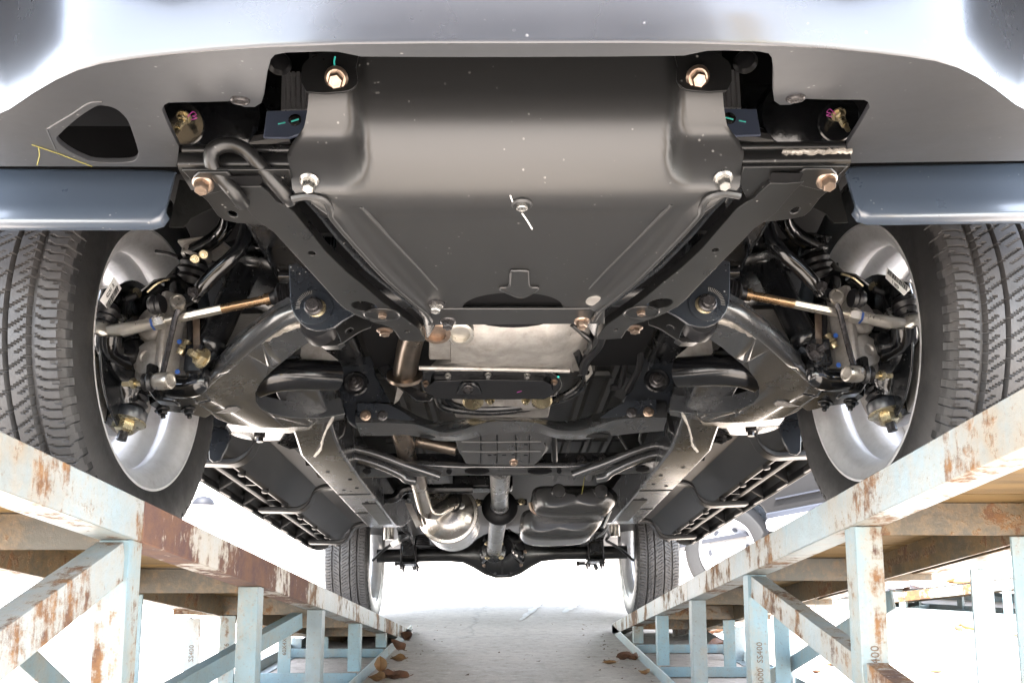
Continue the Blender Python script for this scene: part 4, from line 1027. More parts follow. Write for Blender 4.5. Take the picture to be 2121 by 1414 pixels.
# down-pipe and its flange
m = MB().tube(smooth([LY(862, 672, 1.62), LY(850, 710, 1.70), LY(842, 750, 1.78), LY(838, 772, 1.83)], 5), .027, 20); m.lathe([(.03,0), (.042,.004), (.042,.012), (.03,.016)], LY(838, 772, 1.83), V((-.03,.6,-.5)), 24); part('down_pipe', m, M_EXHT, ang=60)
m = MB().tube(smooth([LY(822, 868, 2.16), LY(828, 890, 2.20), LY(838, 920, 2.27), LY(845, 950, 2.40), LY(862, 975, 2.55), LY(868, 1000, 2.70)], 5), .027, 20); dp = part('exhaust_pipe', m, M_EXHT, ang=60)
m = plate(py([(780,760), (806,752), (830,790), (900,820), (892,832), (860,830), (812,792), (790,778)], 1.84), (0,.006,0)); part('heat_shield', m, M_GLS, None, bevel=.003)
m = plate(py([(824,798), (838,806), (826,828), (816,836)], 1.90), (0,.003,0)); part('shield_tab', m, M_ALU)

# dark hanger plates and the wavy cross-member
h_px = [(704,720), (760,702), (772,745), (778,775), (800,818), (812,838), (740,842), (738,888), (722,874), (706,826), (698,780)]
m = plate(py(h_px, 1.965), (0,.006,0)); hp = both('hanger_plate', m, M_BLUB, None, bevel=.003)
c = LY(737, 795, 1.963)
m = MB().lathe([(.030,0), (.032,.003), (.028,.006), (.022,.004)], c, FWD, 32); both('washer', m, M_BLK, hp)
m = MB().bolt(c + FWD*.004, FWD, .0145, .012, .014, 1.35); both('bolt', m, M_DBOLT, hp)
tpx = [(738,832), (804,833), (835,846), (863,862), (895,873), (922,875), (961,870), (1005,866), (1050,865), (1109,867), (1152,874), (1194,871), (1230,861), (1262,849), (1294,837), (1326,828), (1380,828)]
mpx = [(738,876), (804,877), (835,878), (863,880), (895,890), (922,897), (961,890), (1005,876), (1050,873), (1109,876), (1152,891), (1194,893), (1230,884), (1262,874), (1294,868), (1326,866), (1380,866)]
bpx = [(746,902), (804,902), (835,900), (863,903), (895,910), (922,913), (961,911), (1005,900), (1050,894), (1109,895), (1152,907), (1194,910), (1230,907), (1262,903), (1294,899), (1326,896), (1374,892)]
secs = []
for a, b, c in zip(smooth(py(tpx, 1.965), 3), smooth(py(mpx, 1.925), 3), smooth(pz(bpx, LY(1050, 885, 1.93).z - .006), 3)):
    bk = V((0,.0,0))
    i1 = a.lerp(b, .35) + V((0,-.008,0)); i2 = a.lerp(b, .75) + V((0,-.012,-.002))
    secs.append([a + V((0,.005,.004)), a, i1, i2, b + V((0,-.008,-.001)), b + V((0,-.002,-.004)), b.lerp(c, .5) + V((0,.002,-.001)), c, c + V((0,0,.004)), b + V((0,.010,.006)), a + V((0,.012,-.004))])
m = MB().loft(secs); xm_ = part('cross_member', m, M_XMEM, ang=60)
q = [LY(u, v, 1.922) for u, v in ((740,834), (802,836), (830,850), (858,868), (740,876))]
m = plate(q, (0,.006,0)); both('end_panel', m, M_BLUB, (xm_, xm_))
for u in (757, 792):
    m = MB().bolt(LY(u, 860, 1.920), FWD, .0088, .008); both('bolt', m, M_COPP if u < 780 else M_DBOLT, (xm_, xm_))
zb = LY(1050, 885, 1.93).z - .0075
m = MB().prism(ellipse(LZ(887, 905, zb), (.022,0,0), (0,.010,0), 16), (0,0,.002)); part('slot_hole', m, M_DARK, xm_); m = MB().prism(ellipse(LZ(1237, 903, zb), (.034,0,0), (0,.016,0), 18), (0,0,.002)); part('slot_hole', m, M_DARK, xm_)
# second pan, ribbed
GN = V((0, -.62, -.78)).normalized(); gc = LY(1037, 925, 2.12); GK = GN.dot(gc)
g_px = [(938,900), (970,893), (1037,892), (1110,892), (1138,898), (1137,908), (1126,918), (1131,928), (1120,950), (1106,963), (1070,963), (1010,962), (966,960), (957,944), (950,934), (946,918)]
m = plate(pp(g_px, GN, GK), -GN*.03); gp = part('gearbox_pan', m, M_XMEM, bevel=.005, seg=3)
for v0 in (914, 934):
    m = MB().tube(pp([(956,v0), (1000,v0+1), (1120,v0)], GN, GK), .0030, 8); part('pan_rib', m, M_SKID, gp)
for u0 in (995, 1029, 1068, 1096):
    m = MB().tube(pp([(u0,900), (u0+1,930), (u0,958)], GN, GK), .0022, 6); part('pan_rib', m, M_RAIL, gp)
m = MB()
for (u, v) in ((1010,942), (1022,941), (1040,942), (1060,941), (1085,920), (1085,942), (1095,935)): m.bar(LP(u,v,GN,GK) + GN*.0004, LP(u+8,v,GN,GK) + GN*.0004, .0025, .001, GN)
part('vent_slots', m, M_DARK, gp)
m = MB().bolt(LP(1064,957,GN,GK), GN, .008, .010); part('bolt', m, M_COPP, gp)
m = MB().sheet([[LY(u, v, 2.2) for u, v in ((1120,895), (1150,895))], [LY(u, v, 2.25) for u, v in ((1110,960), (1136,930))]], (0,.01,.01)); part('pan_flange', m, M_ARM, gp)
tb('hanger_strut', [(1146,890,2.2), (1149,953,2.3)], .009, M_RAIL)
m = MB().tube([LY(862, 912, 2.34), LY(945, 930, 2.34)], .020, 14); part('exhaust_joint', m, M_EXHT)

# ------------------------------------------------------------------ main frame rails, rear cross-member, stiffeners
FZ = .300
fr_px = [(612,942), (622,906), (640,880), (680,868), (690,880), (672,920), (660,946)]
a0, a1 = LZ(613, 944, FZ), LZ(806, 1092, FZ)
xo_, xi_ = -.535, -.425
y_a, y_b = 2.02, 3.30
m = MB(); secs = []
for y, z0, hgt in ((1.80,.372,.09), (1.92,.352,.10), (2.02,.318,.12), (2.12,.302,.13), (2.4,.300,.13), (2.9,.300,.13), (3.28,.302,.13), (3.55,.345,.12), (3.9,.44,.11), (4.3,.53,.10), (5.6,.53,.10)):
    w0 = xo_ + (.01 if y < 2.1 else 0); secs.append([V((w0, y, z0)), V((xi_, y, z0)), V((xi_, y, z0+hgt)), V((w0, y, z0+hgt))])
m.loft(secs); fr_ = both('frame_rail', m, M_ARM, None, bevel=.006, seg=2)
m = MB(); m.bar(V((-.452, 2.50, .2985)), V((-.452, 2.505, .2985)), .05, .0012)
for y in (2.62, 2.95):
    m2 = MB().box((-.48, y, .2988), (.108, .004, .0024)); both('weld_seam', m2, M_RAIL, fr_)
m = MB()
m.box((-.455, 2.98, .2985), (.05, .42, .003)); both('welded_patch', m, M_RAIL, fr_, bevel=.001)
for x, y in ((-.50,2.30), (-.455,2.40), (-.455,2.52), (-.50,2.55), (-.46,2.75)):
    m = MB().lathe([(.006,0), (.006,.001)], V((x, y, .2995)), DOWN, 10); both('rail_hole', m, M_DARK, fr_)
# visible kick of the rail with its flared gusset
m = plate(py([(640,882), (690,862), (718,862), (712,900), (700,912), (668,912), (652,922)], 2.05), (0,.006,0)); both('kick_plate', m, M_RAIL, fr_, bevel=.004)
wl = smooth([LZ(u, v, FZ+.002) for u, v in ((690,864), (676,890), (668,912), (664,930), (652,944))], 4); m = MB().tube(wl, [.0030 + rr.uniform(-.001,.0012) for _ in wl], 6); both('weld_bead', m, M_WELD, fr_)
# transmission cross-member
def strip(name, pts_top, pts_bot, y, mt, th=.05, **k):
    m = MB(); a = py(pts_top, y); b = py(pts_bot, y); 
    m.sheet([[p + V((0,th,.004)) for p in a], a, b, [p + V((0,th,-.002)) for p in b]], (0,.003,.003)); return part(name, m, mt, **k)
tz_ = LZ(1066, 984, FZ)
c_t = [(640,948), (700,949), (790,957), (890,964), (960,967), (1066,967), (1170,967), (1230,964), (1320,955), (1400,946), (1462,940)]
c_b = [(660,992), (740,992), (820,990), (900,988), (960,986), (1066,986), (1170,986), (1230,985), (1310,983), (1380,979), (1432,974)]
a = pz(c_b, FZ); yb = a[5].y
top2 = [LY(u, v, yb - .03 - .0*abs(u-1066)/400) for u, v in c_t]
m = MB().sheet([[p + V((0,.10,.03)) for p in top2], [p + V((0,.0,.010)) for p in top2], [p + V((0,-.002,.002)) for p in top2], [p.lerp(q, .12) + V((0,-.004,0)) for p, q in zip(top2, a)], [p.lerp(q, .9) for p, q in zip(top2, a)], [p + V((0,.002,.004)) for p in a], [p + V((0,.012,.016)) for p in a]], (0,.004,.004)); tc_ = part('gearbox_cross_member', m, M_XMEM, ang=50)
for u, v, w, h in ((988,976,.036,.007), (1118,976,.036,.007), (930,977,.008,.005), (1158,976,.007,.005), (680,972,.022,.006), (760,976,.012,.006), (1400,966,.022,.006), (1330,972,.02,.006)):
    q = LY(u, v, yb - .022); m = MB().prism(ellipse(q + V((0,-.004,0)), (w,0,0), (0,.012,-h*.9), 16), (0,.002,0)); part('slot_hole', m, M_DARK, tc_)
m = plate(py([(800,938), (1010,940), (1010,966), (800,966)], yb+.02), (0,.01,0)); part('mount_bracket', m, M_BLK, tc_); m = plate(py([(1110,938), (1320,936), (1320,966), (1110,966)], yb+.02), (0,.01,0)); part('mount_bracket', m, M_BLK, tc_)
for u, v in ((848,954), (896,956), (1205,950), (1250,948)):
    m = MB().bolt(LY(u, v, yb+.019), FWD, .010, .008, .012); part('bolt', m, M_DBOLT, tc_)
# twin stiffener tubes each side
yt = yb - .09
for pts in ([(672,926), (705,926), (740,930), (790,944), (840,963), (880,976), (912,987)], [(664,946), (700,945), (740,949), (790,964), (830,982), (842,992), (862,996)]):
    m = MB().tube(smooth([LY(u, v, yt + .03*(v-926)/60) for u, v in pts], 4), .0125, 14)
    both('stiffener_tube', m, M_XMEM)
m = MB().sheet([[LY(u, v, yt+.01) for u, v in ((632,954), (690,955), (740,956), (790,966))], [LY(u, v, yt+.02) for u, v in ((634,964), (690,962), (740,963), (790,972))]], (0,.01,.004)); both('stiffener_base', m, M_BLK)
m = MB().box(LY(680, 940, yt-.01), (.012, .004, .012)); m.box(LY(672, 944, yt-.01), (.02,.004,.006)); both('tube_clip', m, M_ALU)
# floor pan with pressed ribs
m = MB(); m.box((0, 3.75, .52), (1.64, 4.1, .01)); part('floor_pan', m, M_FLOOR)
m = MB()
for x in (-.30, -.22, .22, .29, .36): m.tube([V((x, 1.9, .515)), V((x, 3.4, .515))], .018, 8)
for y in (2.1, 2.75, 3.2): m.tube([V((-.4, y, .513)), V((.4, y, .513))], .014, 8)
part('floor_rib', m, M_FLOOR)
m = MB(); m.tube([V((0, 1.9, .60)), V((0, 3.4, .60))], .02, 8)
m = MB().sheet([[V((x, y, .515 + .02*math.sin(x*30))) for x in [-.42 + .03*k for k in range(29)]] for y in (2.0, 2.3)], (0,0,.004)); part('heat_insulation', m, M_FLOOR)
for pts in ([(1392,885,2.3), (1290,868,2.2), (1274,885,2.25), (1300,932,2.5)], [(1330,890,2.3), (1325,912,2.4), (1340,930,2.5)]): tb('brake_pipe', pts, .004, M_SHAFT, 4, 8)
for k in (0, 1): tb('fuel_pipe', [(1360-14*k,990,2.7), (1335-14*k,1012,2.9), (1328-14*k,1014,2.92), (1312-14*k,1032,3.05)], .006, M_BLK, 3, 8)

# ------------------------------------------------------------------ drive shaft, silencer, fuel tank, rear axle
D0, D1, D2 = LY(1036, 970, 2.45), LY(1035, 1050, 3.30), LY(1023, 1142, 4.42)
m = MB().tube([D0, D0.lerp(D1, .96)], .0325, 24); m.tube([D0.lerp(D1, .90), D0.lerp(D1, .97), D1], [.036, .036, .030], 24); ds = part('drive_shaft', m, M_SHAFT, ang=60)
m = MB().tube([D1.lerp(D2, .06), D1.lerp(D2, .90)], .0375, 24); m.tube([D1.lerp(D2, .9), D1.lerp(D2, .95), D1.lerp(D2, .97)], [.0375, .040, .032], 24); part('rear_shaft', m, M_SHAFT, ds, ang=60)
dd = (D2-D1).normalized()
m = MB().lathe([(.040,-.03), (.052,-.028), (.066,-.02), (.060,-.008), (.072,.0), (.072,.012), (.058,.022), (.050,.034), (.040,.036)], D1, dd, 36); part('centre_bearing', m, M_BOOT, ds, ang=40)
m = MB()
for s in (-1, 1): m.box(D1 + V((s*.085, .005, .02)), (.05, .012, .025))
part('bearing_bracket', m, M_BLK, ds, bevel=.002)
for s in (-1, 1):
    m = MB().bolt(D1 + V((s*.088, -.004, .02)), FWD, .010, .010); part('bolt', m, M_GOLD, ds)
J = D1.lerp(D2, .97)
m = MB().lathe([(.045,-.01), (.062,0), (.062,.012), (.05,.02)], J, dd, 28); m.box(J + V((.03,.0,.02)), (.025,.07,.03)); m.box(J + V((-.03,.0,-.02)), (.025,.07,.03)); uj_ = part('universal_joint', m, M_BLK, ds, bevel=.002)
for k in range(4):
    a = PI/4 + k*PI/2; m = MB().bolt(J + V((math.cos(a)*.052, -.008, math.sin(a)*.052)), FWD, .008, .012); part('bolt', m, M_GOLD, uj_)
# silencer
mc = LY(927, 1062, 3.12); ma = V((.02, 1, .02)).normalized()
m = MB().lathe([(.045,-.028), (.075,-.022), (.097,-.006), (.101,.0), (.112,.002), (.115,.006), (.115,.018), (.110,.022), (.110,.30), (.09,.32), (.0,.32)], mc, ma, 56)
m.lathe([(.0,-.030), (.045,-.028)], mc, ma, 56, False); sil = part('silencer', m, M_EXH, ang=35)
for i in range(len(sil.data.vertices)): pass
m = MB().tube(smooth([LY(862, 984, 2.60), LY(868, 1005, 2.72), LY(876, 1036, 2.86), LY(884, 1056, 2.93), LY(900, 1060, 2.98), LY(922, 1048, 3.04), LY(944, 1036, 3.10), LY(950, 1032, 3.16)], 5), .0265, 20); ip = part('inlet_pipe', m, M_EXH, sil, ang=70)
m = MB().lathe([(.032,0), (.0325,.004), (.032,.008)], LY(884, 1056, 2.93), V((.9,.25,.2)), 20, False); part('pipe_weld', m, M_EXHT, sil)
m = MB().lathe([(.030,0), (.036,.004), (.033,.008)], LY(938, 1040, 3.075), V((.5,.75,.1)), 20, False); part('pipe_weld', m, M_DARK, sil)
m = MB().bolt(LY(955, 1047, 3.09), FWD, .009, .008); part('bolt', m, M_ZINC, sil)
m = plate(py([(838,1040), (852,1042), (872,1085), (862,1092)], 3.10), (0,.02,0)); part('hanger_shield', m, M_ALU, sil)
# pressed hanger beam above the silencer
m = MB().tube(smooth([LY(u, v, 3.0) for u, v in ((794,1032), (818,1030), (834,1014), (860,1010), (905,1012), (980,1012))], 4), .018, 10); part('hanger_beam', m, M_BLK)
m = MB().box(LY(1000, 1000, 3.3), (.24, .10, .06)); part('floor_cross_beam', m, M_BLK, bevel=.01)
# fuel tank
def rbox(px, y, depth, r, name, mt, par=None, top=0.0):
    pts = smooth(py(px, y), 4, True); c = sum(pts, V())/len(pts); secs = []
    for k in range(7):
        a = PI/2*k/6; s = 1 - .16*(1 - math.sin(a)); secs.append([c + (p-c)*s + V((0, r*(1-math.sin(a)) - r + 0, 0)) + V((0, r*(1-math.cos(a))*0, 0)) for p in pts])
    secs = []
    for k in range(8):
        a = PI/2*k/7; ins = r*(1-math.sin(a)); dy = r*(1-math.cos(a))
        secs.append([p + (c-p).normalized()*ins + V((0, dy, 0)) for p in pts])
    secs.append([p + V((0, depth-r, 0)) for p in pts])
    for k in range(8):
        a = PI/2*k/7; ins = r*(1-math.cos(a)); secs.append([p + (c-p).normalized()*ins + V((0, depth-r+r*math.sin(a), 0)) for p in pts])
    return part(name, MB().loft(secs), mt, par, ang=60)
tk = rbox([(1103,1016), (1112,1003), (1140,1000), (1200,999), (1256,1001), (1276,1010), (1284,1026), (1272,1046), (1252,1060), (1190,1064), (1130,1063), (1108,1050)], 2.85, .30, .055, 'fuel_tank', M_TANK)
rbox([(1079,1066), (1090,1052), (1120,1050), (1180,1062), (1246,1062), (1252,1072), (1238,1094), (1214,1110), (1150,1115), (1100,1112), (1080,1096)], 3.05, .24, .05, 'tank_lower_half', M_TANK, tk)
for u in (1157, 1245):
    q = LY(u, 1016, 2.848); m = MB().lathe([(.026,.002), (.022,-.004), (.0,-.006)], q, BACK, 24, False); part('pressed_boss', m, M_TANK, tk)
m = MB().tube([LY(u, v, 2.846) for u, v in ((1211,986), (1208,1006), (1205,1023))], .0011, 5); part('yellow_paint_mark', m, M_YELP, tk)
m = MB().tube(smooth([LY(u, v, 2.93) for u, v in ((1098,1040), (1105,1058), (1130,1067), (1200,1068), (1258,1062))], 4), .007, 8); part('tank_seam', m, M_COPP, tk)
m = MB().bolt(LY(1232, 1047, 2.86), V((0,-.5,-.8)), .008, .006); part('bolt', m, M_DBOLT, tk)
m = MB().tube(smooth([LY(u, v, 3.0) for u, v in ((1270,1040), (1258,1068), (1248,1092))], 3), .008, 8); part('tank_strap', m, M_BLK, tk)
m = MB()
for k in range(7): m.box(LY(1140+7*k, 1074, 3.048), (.007, .002, .010 if k % 2 else .014))
part('stamped_marks', m, M_TANK, tk)
# rear axle
AY, AZ = HUB_Y + WB, HUB_Z
secs = []
for x, r in ((-.70,.037), (-.30,.037), (-.22,.045), (-.16,.075), (-.10,.112), (-.04,.132), (.04,.132), (.10,.112), (.16,.075), (.22,.045), (.30,.037), (.70,.037)):
    secs.append([V((x - .0, AY + (min(r,.075))*math.cos(2*PI*k/28), AZ + r*math.sin(2*PI*k/28))) for k in range(28)])
secs = [[a for a in s] for s in secs]
m = MB().loft(secs); rax = part('rear_axle', m, M_RAIL, ang=60)
dc = V((0, AY-.085, AZ))
m = MB().lathe([(.120,.02), (.128,.01), (.128,-.004), (.118,-.012), (.090,-.05), (.068,-.12), (.058,-.17), (.05,-.18)], dc, BACK, 40)
for k in range(6):
    a = 2*PI*k/6 + .5; e = V((math.cos(a), 0, math.sin(a))); m.bar(dc + e*.055 + V((0,-.15,0)), dc + e*.118 + V((0,-.012,0)), .012, .02, BACK)
dif = part('differential', m, M_GLS, rax, ang=35)
for k in range(10):
    a = 2*PI*k/10; m = MB().bolt(dc + V((math.cos(a)*.122, -.004, math.sin(a)*.122)), FWD, .008, .010); part('bolt', m, M_DBOLT if k % 3 else M_COPP, dif)
# springs, plates, U-bolts, dampers, cables at each side
for nm in ('leaf_spring',):
    m = MB()
    for k in range(4):
        L_ = 1.25 - .2*k; pts = [V((-.52, AY - L_/2 + L_*j/12, AZ + .075 + .012*k*-1 + .10*((j-6)/6)**2*(L_/1.25)**2)) for j in range(13)]
        m.loft([[p + V((-.03,0,0)), p + V((.03,0,0)), p + V((.03,0,.009)), p + V((-.03,0,.009))] for p in pts])
    lf = both(nm, m, M_BLK, None, bevel=.001)
m = MB().box((-.52, AY-.0, AZ-.048), (.10, .13, .014)); m.box((-.52, AY-.02, AZ+.02), (.07,.10,.06)); sp = both('spring_plate', m, M_BLK, lf, bevel=.004)
for x in (-.56, -.48):
    for y in (-.055, .055):
        m = MB().tube([V((x, AY+y, AZ+.10)), V((x, AY+y, AZ-.085))], .0068, 10); m.hexa(V((x, AY+y, AZ-.056)), DOWN, .0115, .012); both('u_bolt', m, M_DBOLT, sp)
m = MB().tube([V((-.625, AY-.12, .62)), V((-.625, AY-.10, .445))], .030, 20); both('rear_damper', m, M_EXH)
m = MB()
for k in range(5): m.lathe([(.030+.002*k,0), (.034+.002*k,.006), (.030+.002*k,.012)], V((-.43, AY-.16, .46-.013*k)), DOWN, 18)
both('bump_rubber', m, M_WHITE if False else M_BOOT)
tb('brake_cable', [(772,1160,4.5), (790,1142,4.45), (812,1126,4.40), (824,1120,4.38), (838,1116,4.36), (848,1110,4.30), (846,1104,4.25), (834,1096,4.2), (824,1075,4.0), (818,1050,3.7)], .0075, M_BOOT)
m = MB().tube([LY(812,1127,4.39), LY(828,1119,4.37)], .016, 12); part('cable_sleeve', m, M_WHITE)
tb('brake_cable', [(1312,1160,4.5), (1290,1140,4.45), (1272,1128,4.40), (1256,1118,4.36), (1262,1108,4.3), (1254,1092,4.1)], .0075, M_BOOT)
tb('brake_pipe', [(1276,1042,3.6), (1268,1070,3.8), (1252,1100,4.1), (1236,1112,4.3)], .006, M_SHAFT)
for cx in (840, 1216):
    m = MB(); b = LY(cx, 1166, 5.0)
    m.box(b, (.10,.04,.02)); m.lathe([(.010,0), (.014,.01), (.014,.03), (.008,.04)], b + V((.045,0,-.004)), V((.3,-.2,-.9)), 12); m.box(b + V((-.055,0,.0)), (.02,.02,.028)); part('tow_bracket', m, M_TANK, bevel=.004)
m = MB().box((0, 5.45, .52), (1.2, .08, .10)); part('rear_cross_member', m, M_BLK, bevel=.01)

# ------------------------------------------------------------------ sill covers with their step brackets
prof = [(-.885,.305), (-.893,.330), (-.880,.352), (-.846,.350), (-.838,.330), (-.828,.326), (-.818,.330), (-.812,.385), (-.792,.388), (-.788,.332), (-.776,.326), (-.764,.334), (-.752,.372), (-.705,.425), (-.655,.432), (-.655,.440), (-.712,.436), (-.760,.384), (-.770,.346), (-.780,.345), (-.785,.398), (-.818,.398), (-.824,.345), (-.832,.345), (-.840,.362), (-.885,.364), (-.902,.332), (-.892,.300)]
m = MB().loft([[V((x + (.01 if y > 3.86 else 0), y, z)) for x, z in prof] for y in (2.14, 2.5, 3.0, 3.5, 3.86, 3.90)]); sl = both('sill_cover', m, M_SILL, None, bevel=.002, ang=40)
for k in range(7):
    y = 2.30 + .25*k
    m = MB().prism([V((-.885, y, .306)), V((-.842, y, .334)), V((-.842, y+.014, .334)), V((-.885, y+.014, .306))], (0,0,.045)); m.box((-.888, y+.06, .311), (.018, .10, .016)); both('sill_buttress', m, M_SILL, sl, bevel=.003)
    m = MB().box((-.802, y+.05, .355), (.034, .010, .05)); both('cross_rib', m, M_SILL, sl)
    m = MB().lathe([(.012,0), (.012,.012), (.008,.016)], V((-.776, y+.12, .334)), DOWN, 12); both('clip', m, M_SILL, sl)
m = MB().lathe([(.055,0), (.05,.03), (.02,.045), (.0,.046)], V((-.855, 3.89, .350)), BACK, 20); both('end_cap', m, M_SILL, sl)
for y in (2.20, 2.92, 3.72):
    pth = [V((-.545, y-.02, .375)), V((-.615, y-.02, .385)), V((-.665, y, .375)), V((-.690, y+.01, .335)), V((-.730, y+.02, .312)), V((-.790, y+.02, .312)), V((-.868, y+.02, .314))]
    m = MB()
    p2_ = smooth(pth, 4); m.loft([[p + V((0,-.024,-.009)), p + V((0,.024,-.009)), p + V((0,.024,.009)), p + V((0,-.024,.009))] for p in p2_]); both('step_bracket', m, M_SILL, sl, bevel=.006, ang=50)
m = MB().lathe([(.075,0), (.085,.01), (.08,.022), (.05,.028)], LY(538, 897, 2.10), UP, 28); bm_ = both('body_mount', m, M_ARM); m = MB().tube([LY(538, 900, 2.10), LY(538, 915, 2.10)], .009, 10); m.hexa(LY(538, 897, 2.10), DOWN, .016, .012); both('mount_bolt', m, M_DBOLT, bm_)
m = plate(pz([(470,878), (560,884), (640,884), (660,868), (640,890), (600,897), (480,893)], .33), (0,0,.004)); both('body_outrigger', m, M_ARM, None)
m = MB().sheet([[LY(u, v, 2.12) for u, v in ((640,890), (625,925), (600,930))], [LY(u, v, 2.20) for u, v in ((600,885), (590,910), (575,918))]], (0,0,.004)); both('outrigger_web', m, M_BLK)
m = MB().sheet([[V((-.655, y, .43)), V((-.60, y, .47)), V((-.53, y, .43))] for y in (2.0, 2.6, 3.2, 3.9)], (0,0,.005)); both('underfloor_panel', m, M_TANK)
mf = [(428,878), (432,950), (440,957), (458,952), (470,930), (478,905), (476,890)]
m = plate(py(mf, 2.11), (0,.006,0)); both('mud_flap', m, M_BLUB, None, bevel=.003)
# ------------------------------------------------------------------ the truck's body above
prof_top = [(.70,.62), (.72,.90), (.95,1.02), (1.9,1.12), (2.15,1.14), (2.75,1.66), (3.2,1.74), (4.2,1.72), (4.45,1.60), (4.50,1.20), (5.98,1.18), (6.0,.60)]
sideo = [(.70,.60), (.72,.90), (.95,1.02), (1.9,1.12), (2.15,1.14), (4.50,1.16), (4.52,1.18), (5.98,1.18), (6.0,.55)]
def arch(yc):
    return [V((0, yc + .46*math.cos(a), .40 + .46*math.sin(a))) for a in [PI*k/12 for k in range(13)]]
lower = [V((0,6.0,.55))] + [V((0, yy.y, yy.z)) for yy in arch(AY)] + [V((0,AY-.46,.42)), V((0,HUB_Y+.46,.42))] + arch(HUB_Y) + [V((0,1.05,.46))]
out_ = [V((0, y, z)) for y, z in sideo[:-1]] + lower
m = MB().prism([p + V((-.925,0,0)) for p in out_], (.03,0,0)); both('body_side', m, M_BODY)
m = MB().sheet([[V((x*(1 - (.12 if z > 1.3 else 0)), y, z)) for x in (-.92, -.6, 0, .6, .92)] for y, z in prof_top], (0,.004,-.02)); part('body_top', m, M_BODY, ang=50)
win = [V((0, y, z)) for y, z in ((2.22,1.17), (2.78,1.62), (3.2,1.69), (4.15,1.67), (4.40,1.56), (4.44,1.17))]
m = MB().prism([p + V((-.90 + .11*max(0, p.z-1.17)/.5 - .0,0,0)) for p in win], (.01,0,0)); M_GLASS = mat('tinted_glass', (.01,.012,.014), .05, 0, 0, .8); both('side_window', m, M_GLASS)

# ------------------------------------------------------------------ parked car in the right background, at an angle
M_CARP = mat('silver_car_paint', (.032,.030,.029), .28, .5, .8)
M_CARW = mat('white_running_board', (.80,.80,.80), .35)
M_CARD = mat('car_dark_trim', (.03,.032,.04), .4)
M_CRIM = mat('white_wheel_disc', (.30,.30,.31), .35)
M_CTYR = mat('dusty_grey_tyre', (.016,.0155,.0155), .75, bump=.3, bscale=90)
car = thing('parked_car', 'silver car with white running board, nose up on its own ramps at right', 'car')
def wheel_car(x, y):
    w = link('wheel', None, car, (x, y, .37)); m = MB()
    pr = [(.22,-.10), (.30,-.112), (.35,-.10), (.366,-.085)]
    m.lathe(pr + [(.370,-.05), (.370,.05)] + [(a,-b) for a, b in reversed(pr)], (0,0,0), (1,0,0), 64, False)
    obj('tyre', m, M_CTYR, w)
    m = MB()
    for k in range(40):
        for j, (xx, sk) in enumerate(((-.075,1), (-.038,-1), (0,1), (.038,-1), (.075,1))):
            a = 2*PI*(k + .5*(j % 2))/40; e = V((0, math.cos(a), math.sin(a))); t_ = V((0, -math.sin(a), math.cos(a)))
            c = V((xx,0,0)) + e*.3695; m.bar(c + V((-.018,0,0)) - t_*.010*sk, c + V((.018,0,0)) + t_*.010*sk, .004, .004, e)
    o = obj('tread_grooves', m, M_INK, w, kind='stuff')
    m = MB().lathe([(.232,-.105), (.225,-.112), (.21,-.085), (.17,-.065), (.13,-.075), (.06,-.085), (.05,-.10), (.0,-.102)], (0,0,0), (1,0,0), 48, False); r_ = obj('rim', m, M_CRIM, w)
    for k in range(6):
        a = 2*PI*k/6; e = V((0, math.cos(a), math.sin(a))); m = MB().prism(ellipse(e*.155 + V((-.068,0,0)), V((0,-math.sin(a),math.cos(a)))*.022, e*.014, 10), (-.006,0,0)); obj('rim_slot', m, M_CARD, r_)
    return w
# local frame: the visible side faces -x, the nose at -y end
for y in (0, 2.7): wheel_car(-.70, y); w = wheel_car(.70, y); w.rotation_euler = (0, 0, PI)
def cprof(x, pts, th, name, mt): 
    return obj(name, MB().prism([V((x, y, z)) for y, z in pts], (th,0,0)), mt, car, bevel=.008)
ar = lambda yc: [(yc + .43*math.cos(a), .40 + .43*math.sin(a)) for a in [PI*k/12 for k in range(13)]]
lo = [(3.4,.45)] + ar(2.7) + [(2.26,.42), (.44,.42)] + ar(0) + [(-.75,.45)]
hi = [(-.78,.70), (-.75,.95), (.35,1.05), (2.9,1.05), (3.45,1.0)]
cprof(-.86, hi + lo, .05, 'body_side', M_CARP); cprof(.81, hi + lo, .05, 'body_side', M_CARP)
m = MB().sheet([[V((x*(.86 if z > 1.3 else 1), y, z)) for x in (-.85,-.5,0,.5,.85)] for y, z in ((-.78,.5), (-.78,.72), (-.74,.94), (.40,1.06), (1.0,1.55), (1.5,1.66), (2.9,1.64), (3.4,1.1), (3.45,.5))], (0,0,-.02)); obj('body_top', m, M_CARP, car)
m = MB().prism([V((-.858, y, z)) for y, z in ((.55,1.07), (1.05,1.52), (1.5,1.60), (2.8,1.58), (3.2,1.10))], (.01,0,0)); obj('side_window', m, M_GLASS, car)
m = MB().box((0, 1.35, .46), (1.6, 4.0, .03)); obj('floor_panel', m, M_CARD, car)
m = MB().box((-.87, 1.35, .655), (.02, 1.72, .010)); obj('body_moulding', m, M_CARD, car); m = MB().box((-.866, .62, .72), (.012, .008, .5)); obj('door_gap', m, M_CARD, car)
m = MB().box((-.93, 1.35, .475), (.19, 1.80, .085)); obj('running_board', m, M_CARW, car, bevel=.03, seg=4)
m = MB().box((-.86, 1.35, .545), (.06, 1.9, .05)); obj('sill', m, M_CARD, car, bevel=.01)
m = MB().box((-.72, -.47, .34), (.24, .02, .34)); obj('mud_flap', m, M_CARD, car, bevel=.01)
cp = WYp(1503, 1118, 6.1)            # the middle of the wheel disc that shows past the right ramp
CR = Matrix.Rotation(R(45), 4, 'Z') @ Matrix.Rotation(R(-9), 4, 'X')
off = CR @ V((-.81, 2.7, .37))
